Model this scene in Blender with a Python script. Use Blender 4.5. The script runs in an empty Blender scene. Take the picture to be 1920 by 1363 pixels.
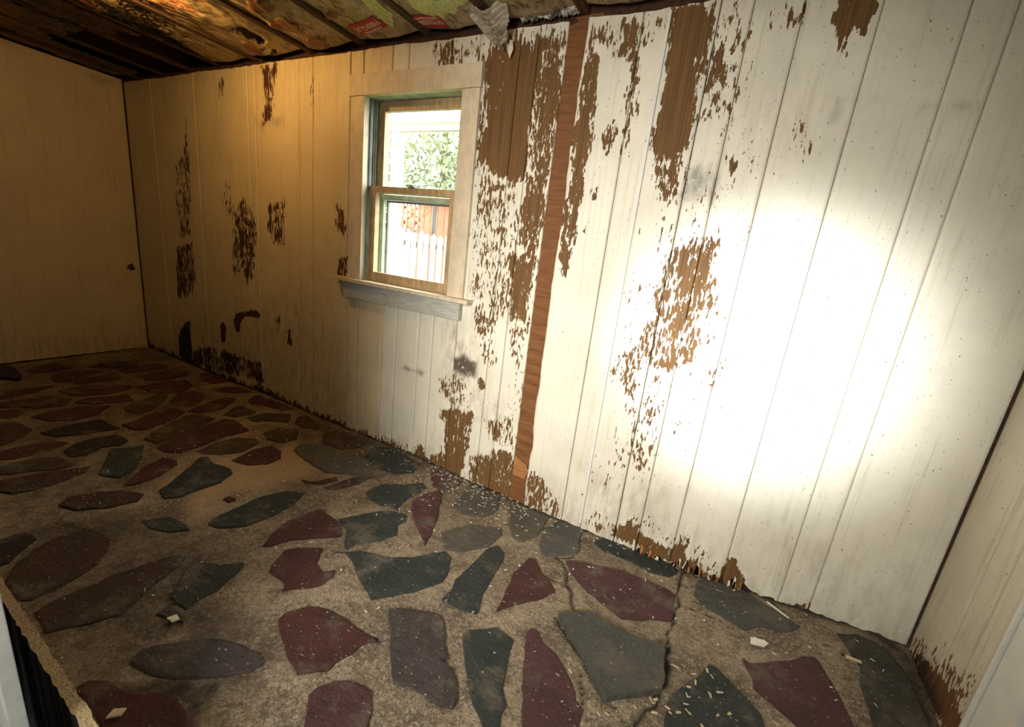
import bpy, bmesh, math, random
import numpy as np
from mathutils import Matrix, Vector

# ------------------------------------------------------------------ camera, world, lights, exposure
sc = bpy.context.scene
COL = sc.collection
def _rz(a): c, s = math.cos(a), math.sin(a); return Matrix(((c, -s, 0), (s, c, 0), (0, 0, 1)))
def _rx(a): c, s = math.cos(a), math.sin(a); return Matrix(((1, 0, 0), (0, c, -s), (0, s, c)))
cd = bpy.data.cameras.new('camera'); cam = bpy.data.objects.new('camera', cd); COL.objects.link(cam)
cd.sensor_width = 36; cd.sensor_fit = 'HORIZONTAL'; cd.lens = 816.957 / 1920 * 36; cd.clip_start = 0.02
cam.matrix_world = Matrix.Translation((4.86687, -1.94416, 1.3)) @ (_rz(0.47285637) @ _rx(1.31605181) @ _rz(0.11863516)).to_4x4()
sc.camera = cam
vs = sc.view_settings
vs.view_transform = 'Standard'; vs.look = 'None'; vs.gamma = 1.0; vs.use_curve_mapping = False
vs.exposure = 0.0
world = bpy.data.worlds.new('overcast_sky'); sc.world = world; world.use_nodes = True
bg = world.node_tree.nodes['Background']; bg.inputs['Color'].default_value = (0.93, 1.0, 0.97, 1); bg.inputs['Strength'].default_value = 12

def area(name, loc, target, sx, sy, power, color, spread=180):
    l = bpy.data.lights.new(name, 'AREA'); l.shape = 'RECTANGLE'; l.size = sx; l.size_y = sy; l.energy = power; l.color = color
    l.spread = math.radians(spread)
    o = bpy.data.objects.new(name, l); COL.objects.link(o); o.location = loc
    o.rotation_euler = (Vector(target) - Vector(loc)).to_track_quat('-Z', 'Y').to_euler(); return o
# soft daylight that reaches the room through the doorway behind the camera
area('doorway_daylight', (4.28, -3.0, 1.5), (4.0, 0, 0.75), 0.7, 1.1, 28, (1.0, 0.95, 0.86), 74)
sp = bpy.data.lights.new('wall_patch_spot', 'SPOT'); sp.energy = 1130; sp.color = (0.95, 0.98, 1.0); sp.spot_size = math.radians(24.5); sp.spot_blend = 1.0; sp.shadow_soft_size = 0.12  # added spotlight that makes the bright wall patch; its real source is unseen
spo = bpy.data.objects.new('wall_patch_spot', sp); COL.objects.link(spo); spo.location = (4.75, -3.2, 1.5)
spo.rotation_euler = (Vector((4.95, 0, 1.0)) - Vector(spo.location)).to_track_quat('-Z', 'Y').to_euler()
BULB_STRENGTH = 640
BULB_COLOR = (1.0, 0.56, 0.17)

STONES=[('r',[(0.252,-0.891),(0.154,-0.786),(0.109,-0.69),(0.193,-0.676),(0.327,-0.632),(0.35,-0.686),(0.35,-0.797),(0.326,-0.869)]),
('r',[(0.504,-0.82),(0.411,-0.749),(0.447,-0.639),(0.497,-0.544),(0.548,-0.537),(0.633,-0.669),(0.681,-0.759),(0.644,-0.826),(0.59,-0.841)]),
('r',[(0.72,-0.761),(0.648,-0.628),(0.626,-0.499),(0.76,-0.5),(0.798,-0.555),(0.777,-0.672),(0.781,-0.747)]),
('d',[(0.381,-0.569),(0.305,-0.459),(0.344,-0.351),(0.48,-0.276),(0.55,-0.34),(0.519,-0.434),(0.472,-0.518)]),
('r',[(0.825,-0.424),(0.798,-0.279),(0.855,-0.153),(0.977,-0.133),(1.022,-0.269),(1.006,-0.379),(0.931,-0.416)]),
('r',[(0.526,-0.454),(0.568,-0.347),(0.561,-0.206),(0.661,-0.142),(0.734,-0.233),(0.719,-0.364),(0.67,-0.449)]),
('r',[(1.067,-0.53),(1.059,-0.376),(1.11,-0.226),(1.243,-0.235),(1.333,-0.324),(1.319,-0.439),(1.22,-0.504)]),
('r',[(1.034,-0.091),(1.009,-0.007),(1.121,0.018),(1.329,-0.012),(1.317,-0.128),(1.171,-0.141)]),
('r',[(1.426,-0.205),(1.436,-0.103),(1.522,-0.04),(1.677,-0.039),(1.62,-0.137),(1.548,-0.194)]),
('r',[(0.863,-0.885),(0.832,-0.792),(0.892,-0.636),(1.027,-0.53),(1.084,-0.6),(1.107,-0.699),(1.044,-0.819),(0.973,-0.865)]),
('r',[(1.142,-0.891),(1.119,-0.824),(1.162,-0.719),(1.193,-0.627),(1.321,-0.647),(1.321,-0.72),(1.248,-0.833),(1.19,-0.887)]),
('b',[(1.436,-0.743),(1.352,-0.614),(1.291,-0.477),(1.367,-0.461),(1.47,-0.531),(1.586,-0.659),(1.597,-0.728),(1.517,-0.76)]),
('r',[(1.492,-0.509),(1.362,-0.382),(1.392,-0.308),(1.482,-0.281),(1.61,-0.355),(1.663,-0.45),(1.589,-0.521)]),
('r',[(1.75,-0.518),(1.684,-0.358),(1.668,-0.222),(1.75,-0.203),(1.867,-0.386),(1.838,-0.464)]),
('b',[(1.958,-0.41),(1.897,-0.323),(1.881,-0.241),(2.037,-0.231),(2.067,-0.269),(2.034,-0.375)]),
('r',[(1.838,-0.167),(1.768,-0.085),(1.781,-0.031),(1.899,-0.065),(1.953,-0.14),(1.901,-0.176)]),
('r',[(0.778,-1.17),(0.699,-1.026),(0.724,-0.87),(0.783,-0.953),(0.829,-1.06),(0.845,-1.152)]),
('r',[(0.899,-1.198),(0.925,-1.066),(0.949,-0.949),(1.079,-0.885),(1.168,-0.951),(1.136,-1.052),(1.043,-1.115),(0.994,-1.198)]),
('r',[(1.051,-1.233),(1.068,-1.138),(1.127,-1.125),(1.202,-1.155),(1.218,-1.197),(1.182,-1.242)]),
('r',[(1.272,-1.129),(1.24,-1.01),(1.26,-0.89),(1.35,-0.78),(1.451,-0.89),(1.467,-0.995),(1.407,-1.082)]),
('b',[(1.237,-1.275),(1.303,-1.197),(1.473,-1.178),(1.548,-1.229),(1.613,-1.305),(1.61,-1.36)]),
('d',[(1.56,-1.17),(1.532,-1.096),(1.538,-0.982),(1.545,-0.903),(1.658,-0.893),(1.753,-0.884),(1.729,-0.998),(1.662,-1.135)]),
('r',[(1.717,-0.863),(1.703,-0.792),(1.63,-0.648),(1.574,-0.57),(1.75,-0.534),(1.824,-0.645),(1.879,-0.79),(1.831,-0.849)]),
('b',[(1.992,-0.863),(1.899,-0.743),(1.815,-0.595),(1.832,-0.502),(1.976,-0.47),(2.035,-0.588),(2.08,-0.756),(2.11,-0.849)]),
('r',[(2.161,-0.871),(2.095,-0.742),(2.051,-0.573),(2.024,-0.438),(2.088,-0.406),(2.287,-0.43),(2.267,-0.557),(2.299,-0.722),(2.306,-0.827),(2.241,-0.874)]),
('b',[(2.345,-0.759),(2.31,-0.641),(2.335,-0.532),(2.417,-0.467),(2.485,-0.493),(2.523,-0.611),(2.462,-0.709),(2.403,-0.761)]),
('r',[(1.69,-1.379),(1.687,-1.28),(1.71,-1.16),(1.79,-1.12),(1.819,-1.181),(1.833,-1.27),(1.83,-1.34),(1.783,-1.4)]),
('d',[(1.892,-1.177),(1.826,-1.109),(1.815,-1.027),(1.842,-0.929),(1.962,-0.926),(1.996,-0.976),(1.959,-1.043),(2.019,-1.124),(1.988,-1.171)]),
('b',[(1.895,-1.425),(1.879,-1.343),(1.896,-1.253),(1.979,-1.199),(2.091,-1.194),(2.078,-1.267),(2.015,-1.364),(1.962,-1.441)]),
('g',[(2.27,-1.163),(2.117,-1.077),(2.016,-1.024),(2.088,-0.903),(2.207,-0.957),(2.329,-1.042),(2.372,-1.117),(2.309,-1.146)]),
('r',[(2.465,-1.135),(2.351,-1.023),(2.296,-0.899),(2.38,-0.875),(2.424,-0.895),(2.482,-0.999),(2.486,-1.078)]),
('g',[(2.619,-1.061),(2.598,-1.016),(2.505,-0.89),(2.431,-0.789),(2.453,-0.76),(2.544,-0.78),(2.649,-0.756),(2.707,-0.772),(2.749,-0.858),(2.743,-0.959),(2.743,-1.033),(2.703,-1.08)]),
('r',[(2.571,-0.703),(2.535,-0.562),(2.561,-0.459),(2.67,-0.471),(2.742,-0.525),(2.75,-0.614),(2.676,-0.678)]),
('v',[(2.035,-1.457),(2.064,-1.355),(2.106,-1.252),(2.157,-1.155),(2.214,-1.194),(2.233,-1.29),(2.235,-1.379),(2.196,-1.439),(2.13,-1.479)]),
('v',[(2.444,-1.358),(2.403,-1.311),(2.445,-1.219),(2.515,-1.147),(2.606,-1.116),(2.643,-1.157),(2.606,-1.253),(2.53,-1.333)]),
('r',[(2.904,-0.93),(2.9,-0.897),(2.948,-0.894),(2.947,-0.924)]),
('g',[(3.016,-1.031),(3.009,-0.943),(3.005,-0.824),(3.042,-0.71),(3.133,-0.657),(3.167,-0.731),(3.187,-0.871),(3.165,-0.979),(3.088,-1.055),(3.037,-1.064)]),
('r',[(3.337,-1.011),(3.294,-0.934),(3.272,-0.852),(3.285,-0.756),(3.303,-0.701),(3.452,-0.725),(3.527,-0.768),(3.531,-0.784),(3.457,-0.855),(3.39,-0.927),(3.362,-0.992)]),
('g',[(3.428,-0.706),(3.443,-0.686),(3.488,-0.6),(3.548,-0.515),(3.643,-0.484),(3.674,-0.525),(3.665,-0.573),(3.71,-0.621),(3.688,-0.697),(3.62,-0.776),(3.617,-0.817),(3.6,-0.81),(3.56,-0.782),(3.514,-0.735)]),
('m',[(3.593,-0.388),(3.587,-0.306),(3.622,-0.201),(3.665,-0.232),(3.743,-0.36),(3.799,-0.46),(3.835,-0.536),(3.857,-0.602),(3.787,-0.55),(3.68,-0.475)]),
('r',[(3.017,-0.597),(3.075,-0.571),(3.128,-0.468),(3.163,-0.486),(3.137,-0.554),(3.063,-0.605)]),
('b',[(3.16,-0.573),(3.191,-0.439),(3.233,-0.327),(3.266,-0.333),(3.267,-0.434),(3.222,-0.558)]),
('g',[(3.065,-0.209),(3.017,-0.061),(3.098,-0.02),(3.362,-0.057),(3.406,-0.155),(3.348,-0.238),(3.227,-0.254)]),
('m',[(3.445,-0.045),(3.522,-0.038),(3.66,-0.034),(3.673,-0.087),(3.644,-0.18),(3.576,-0.196),(3.521,-0.148)]),
('t',[(3.758,-0.284),(3.733,-0.12),(3.706,-0.028),(3.835,-0.003),(3.907,-0.026),(3.966,-0.147),(3.937,-0.256),(3.848,-0.302)]),
('g',[(3.357,-0.47),(3.362,-0.362),(3.457,-0.286),(3.515,-0.206),(3.563,-0.234),(3.551,-0.362),(3.569,-0.474),(3.49,-0.502),(3.417,-0.503)]),
('t',[(3.959,-0.019),(4.073,-0.023),(4.209,-0.023),(4.217,-0.108),(4.229,-0.211),(4.192,-0.299),(4.145,-0.307),(4.081,-0.223)]),
('t',[(2.701,-0.412),(2.665,-0.332),(2.774,-0.265),(2.909,-0.272),(3.074,-0.217),(3.212,-0.28),(3.212,-0.371),(3.048,-0.46),(2.928,-0.458),(2.775,-0.437)]),
('b',[(2.633,-0.166),(2.661,-0.062),(2.931,-0.053),(2.955,-0.134),(2.906,-0.243),(2.745,-0.241)]),
('b',[(2.384,-0.401),(2.373,-0.299),(2.488,-0.227),(2.591,-0.315),(2.566,-0.406),(2.466,-0.431)]),
('b',[(2.097,-0.33),(2.114,-0.204),(2.236,-0.1),(2.334,-0.196),(2.231,-0.279),(2.171,-0.339)]),
('r',[(1.815,-0.154),(1.789,-0.05),(2.053,-0.028),(2.163,-0.035),(2.143,-0.104),(1.972,-0.139)]),
('b',[(2.311,-0.113),(2.324,-0.053),(2.512,-0.084),(2.562,-0.137),(2.468,-0.187),(2.377,-0.174)]),
('t',[(3.856,-0.493),(3.926,-0.353),(4.055,-0.273),(4.091,-0.325),(4.083,-0.433),(4.019,-0.532),(3.944,-0.569)]),
('d',[(2.562,-1.574),(2.557,-1.506),(2.602,-1.483),(2.649,-1.483),(2.684,-1.526),(2.743,-1.577),(2.735,-1.613)]),
('v',[(2.848,-1.614),(2.769,-1.568),(2.704,-1.477),(2.695,-1.411),(2.739,-1.339),(2.844,-1.327),(2.919,-1.359),(2.978,-1.412),(3.004,-1.482),(3.015,-1.538),(3.017,-1.595),(2.991,-1.614)]),
('v',[(3.089,-1.607),(3.074,-1.563),(3.08,-1.49),(3.083,-1.414),(3.104,-1.329),(3.131,-1.238),(3.173,-1.217),(3.207,-1.252),(3.231,-1.334),(3.273,-1.411),(3.3,-1.465),(3.276,-1.516),(3.235,-1.578),(3.21,-1.616)]),
('g',[(3.345,-1.346),(3.305,-1.308),(3.232,-1.243),(3.22,-1.21),(3.304,-1.169),(3.349,-1.13),(3.372,-1.107),(3.388,-1.122),(3.417,-1.197),(3.436,-1.24),(3.429,-1.299),(3.438,-1.342)]),
('p',[(3.509,-1.526),(3.491,-1.487),(3.541,-1.426),(3.617,-1.352),(3.691,-1.322),(3.776,-1.303),(3.821,-1.312),(3.82,-1.35),(3.779,-1.395),(3.718,-1.448),(3.643,-1.493),(3.583,-1.517)]),
('r',[(3.487,-1.633),(3.488,-1.61),(3.535,-1.579),(3.604,-1.57),(3.636,-1.554),(3.671,-1.525),(3.735,-1.508),(3.786,-1.51),(3.833,-1.528),(3.883,-1.556),(3.778,-1.649),(3.671,-1.647)]),
('g',[(2.816,-1.211),(2.84,-1.164),(2.866,-1.128),(2.971,-1.117),(3.013,-1.125),(2.978,-1.179),(2.885,-1.212)]),
('p',[(3.384,-1.405),(3.376,-1.362),(3.44,-1.357),(3.485,-1.372),(3.446,-1.392)]),
('r',[(3.49,-1.083),(3.455,-1.034),(3.427,-0.974),(3.457,-0.938),(3.536,-0.878),(3.566,-0.916),(3.593,-0.953),(3.648,-0.967),(3.679,-0.933),(3.701,-0.959),(3.703,-1.018),(3.662,-1.067),(3.611,-1.113),(3.593,-1.088)]),
('g',[(3.628,-0.839),(3.664,-0.8),(3.735,-0.771),(3.803,-0.749),(3.87,-0.699),(3.916,-0.63),(3.949,-0.583),(3.998,-0.597),(4.036,-0.666),(4.053,-0.731),(4.015,-0.81),(3.951,-0.895),(3.899,-0.956),(3.855,-0.936),(3.79,-0.914),(3.716,-0.872)]),
('g',[(4.105,-0.803),(4.108,-0.742),(4.089,-0.694),(4.092,-0.598),(4.091,-0.523),(4.09,-0.442),(4.115,-0.4),(4.163,-0.425),(4.189,-0.484),(4.205,-0.604),(4.22,-0.7),(4.253,-0.783),(4.211,-0.795),(4.154,-0.804)]),
('r',[(4.302,-0.739),(4.292,-0.656),(4.259,-0.516),(4.267,-0.382),(4.294,-0.374),(4.356,-0.44),(4.412,-0.467),(4.449,-0.505),(4.422,-0.568),(4.346,-0.665)]),
('r',[(3.714,-1.195),(3.711,-1.164),(3.747,-1.105),(3.811,-1.077),(3.895,-1.067),(3.976,-1.072),(4.041,-1.071),(4.013,-1.105),(4.014,-1.146),(3.996,-1.192),(3.998,-1.228),(3.935,-1.284),(3.867,-1.267),(3.787,-1.234)]),
('p',[(3.981,-0.955),(4.003,-0.935),(4.074,-0.897),(4.152,-0.868),(4.177,-0.883),(4.213,-0.921),(4.234,-0.952),(4.276,-0.986),(4.258,-1.005),(4.307,-1.011),(4.343,-1.036),(4.377,-1.083),(4.381,-1.105),(4.365,-1.113),(4.338,-1.123),(4.285,-1.123),(4.226,-1.139),(4.189,-1.147),(4.137,-1.102),(4.062,-1.027)]),
('g',[(4.261,-0.895),(4.266,-0.864),(4.317,-0.821),(4.341,-0.796),(4.376,-0.799),(4.419,-0.808),(4.429,-0.86),(4.454,-0.93),(4.471,-0.974),(4.507,-1.013),(4.507,-1.046),(4.526,-1.088),(4.493,-1.11),(4.453,-1.081),(4.395,-1.043),(4.327,-0.971)]),
('m',[(4.077,-1.367),(4.044,-1.333),(4.017,-1.308),(4.016,-1.281),(4.041,-1.241),(4.077,-1.214),(4.124,-1.203),(4.157,-1.203),(4.19,-1.235),(4.215,-1.276),(4.237,-1.303),(4.105,-1.389)]),
('m',[(4.437,-0.749),(4.448,-0.721),(4.474,-0.723),(4.507,-0.754),(4.561,-0.768),(4.602,-0.796),(4.644,-0.833),(4.678,-0.882),(4.708,-0.895),(4.707,-0.918),(4.71,-0.948),(4.715,-0.993),(4.589,-1.076),(4.549,-0.996),(4.508,-0.906),(4.474,-0.828)]),
('s',[(4.265,-0.27),(4.249,-0.207),(4.248,-0.091),(4.281,-0.001),(4.388,-0.008),(4.403,-0.096),(4.432,-0.164),(4.427,-0.226),(4.36,-0.294),(4.314,-0.331)]),
('g',[(4.471,-0.071),(4.503,-0.004),(4.585,0.021),(4.738,0.022),(4.85,0.006),(4.857,-0.047),(4.83,-0.094),(4.751,-0.118),(4.653,-0.101),(4.525,-0.103)]),
('m',[(4.411,-0.294),(4.443,-0.269),(4.549,-0.231),(4.628,-0.201),(4.744,-0.186),(4.831,-0.189),(4.869,-0.206),(4.876,-0.297),(4.88,-0.363),(4.828,-0.391),(4.713,-0.476),(4.679,-0.463),(4.615,-0.442),(4.561,-0.419),(4.518,-0.396),(4.47,-0.362)]),
('s',[(4.943,-0.052),(4.988,-0.002),(5.126,-0.005),(5.214,-0.06),(5.287,-0.098),(5.321,-0.114),(5.28,-0.164),(5.229,-0.183),(5.184,-0.192),(5.139,-0.241),(5.082,-0.229),(5.024,-0.219),(4.973,-0.203),(4.937,-0.154)]),
('g',[(5.024,-0.496),(5.044,-0.493),(5.1,-0.535),(5.147,-0.567),(5.182,-0.596),(5.19,-0.631),(5.202,-0.669),(4.93,-0.847),(4.922,-0.775),(4.923,-0.699),(4.962,-0.628),(5.003,-0.552)]),
('m',[(5.127,-0.398),(5.152,-0.404),(5.236,-0.34),(5.296,-0.295),(5.317,-0.268),(5.357,-0.247),(5.368,-0.262),(5.38,-0.296),(5.401,-0.35),(5.42,-0.405),(5.433,-0.454),(5.439,-0.492),(5.297,-0.582),(5.258,-0.553),(5.202,-0.524),(5.161,-0.501),(5.159,-0.462)]),
('h',[(5.444,-0.076),(5.508,-0.042),(5.56,-0.047),(5.591,-0.061),(5.61,-0.101),(5.632,-0.144),(5.641,-0.197),(5.645,-0.285),(5.654,-0.341),(5.65,-0.374),(5.489,-0.472),(5.494,-0.377),(5.483,-0.293),(5.497,-0.204),(5.474,-0.145)])]
SLAB=[(4.507,-0.619),(4.6,-0.535),(4.703,-0.55),(4.789,-0.546),(4.869,-0.521),(4.883,-0.543),(4.89,-0.619),(4.901,-0.652),(4.899,-0.699),(4.837,-0.759),(4.757,-0.831),(4.747,-0.831),(4.637,-0.726)]
CRACKS=[(0.014,[(4.359,-0.301),(4.396,-0.306),(4.426,-0.334),(4.46,-0.418),(4.493,-0.46),(4.521,-0.513),(4.548,-0.552)]),(0.007,[(4.358,-0.444),(4.424,-0.446),(4.475,-0.44)]),(0.012,[(4.882,0.021),(4.89,-0.012),(4.874,-0.098),(4.874,-0.192),(4.887,-0.269),(4.887,-0.348),(4.883,-0.442),(4.892,-0.534),(4.899,-0.61),(4.899,-0.671),(4.887,-0.741),(4.872,-0.786),(4.857,-0.823),(4.842,-0.86)]),(0.03,[(4.884,-0.5),(4.89,-0.558),(4.892,-0.615),(4.903,-0.662)]),(0.012,[(4.497,-0.618),(4.569,-0.671),(4.638,-0.73),(4.7,-0.782),(4.751,-0.827)]),(0.006,[(4.652,-0.775),(4.673,-0.825),(4.694,-0.871),(4.71,-0.872)]),(0.006,[(4.756,-0.826),(4.799,-0.84),(4.841,-0.855)]),(0.006,[(4.395,-0.002),(4.404,-0.087),(4.428,-0.167),(4.423,-0.236),(4.411,-0.267),(4.374,-0.29)]),(0.006,[(4.228,-0.125),(4.253,-0.061),(4.274,-0.007)]),(0.005,[(4.887,-0.243),(4.975,-0.25),(5.061,-0.249),(5.09,-0.267)]),(0.005,[(4.775,-0.174),(4.83,-0.179),(4.869,-0.184)]),(0.007,[(2.705,-0.409),(2.783,-0.43),(2.92,-0.452),(3.048,-0.46)]),(0.008,[(3.617,-0.841),(3.602,-0.853),(3.59,-0.862)]),(0.006,[(3.613,-0.826),(3.565,-0.779)]),(0.005,[(4.036,-0.108),(4.128,-0.268)]),(0.006,[(3.989,-1.07),(4.041,-1.071),(4.089,-1.063)]),(0.006,[(3.349,-1.348),(3.398,-1.347),(3.438,-1.342),(3.487,-1.37)]),(0.006,[(5.396,-0.154),(5.415,-0.158),(5.452,-0.166),(5.471,-0.199)]),(0.006,[(2.56,-1.413),(2.649,-1.383),(2.721,-1.353),(2.736,-1.328)])]
FGRIME=[(0.95,0.03,[(3.571,-1.571),(3.666,-1.477),(3.769,-1.417),(3.804,-1.422),(3.826,-1.496),(3.836,-1.526),(3.773,-1.514),(3.67,-1.531),(3.619,-1.583)]),(0.6,0.1,[(2.429,-1.526),(2.799,-1.137),(3.271,-1.127),(3.495,-1.398),(3.492,-1.651),(2.868,-1.63)]),(0.35,0.1,[(0.077,-0.97),(0.236,-0.014),(1.602,-0.205),(2.521,-1.016),(2.513,-1.546)]),(0.85,0.04,[(5.578,0.026),(5.653,0.0),(5.684,-0.067),(5.678,-0.265),(5.669,-0.395),(5.595,-0.335),(5.604,-0.229),(5.574,-0.085)]),(0.5,0.06,[(5.486,-0.029),(5.638,0.005),(5.662,-0.275),(5.584,-0.384),(5.556,-0.258)]),(0.8,0.02,[(3.805,-0.263),(3.829,-0.209),(3.891,-0.202),(3.955,-0.146),(3.977,-0.172),(3.92,-0.221),(3.876,-0.278)]),(0.55,0.06,[(3.382,-1.346),(3.584,-1.229),(3.783,-1.245),(3.886,-1.348),(3.82,-1.43),(3.561,-1.4)]),(0.5,0.05,[(2.214,-0.029),(2.846,0.074),(3.475,-0.029),(3.296,-0.362),(2.7,-0.382)]),(-0.6,0.08,[(2.596,-0.379),(2.933,-0.266),(3.007,-0.605),(2.85,-0.87),(2.931,-1.031),(2.521,-1.016),(2.487,-0.75),(2.589,-0.574)])]
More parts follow.
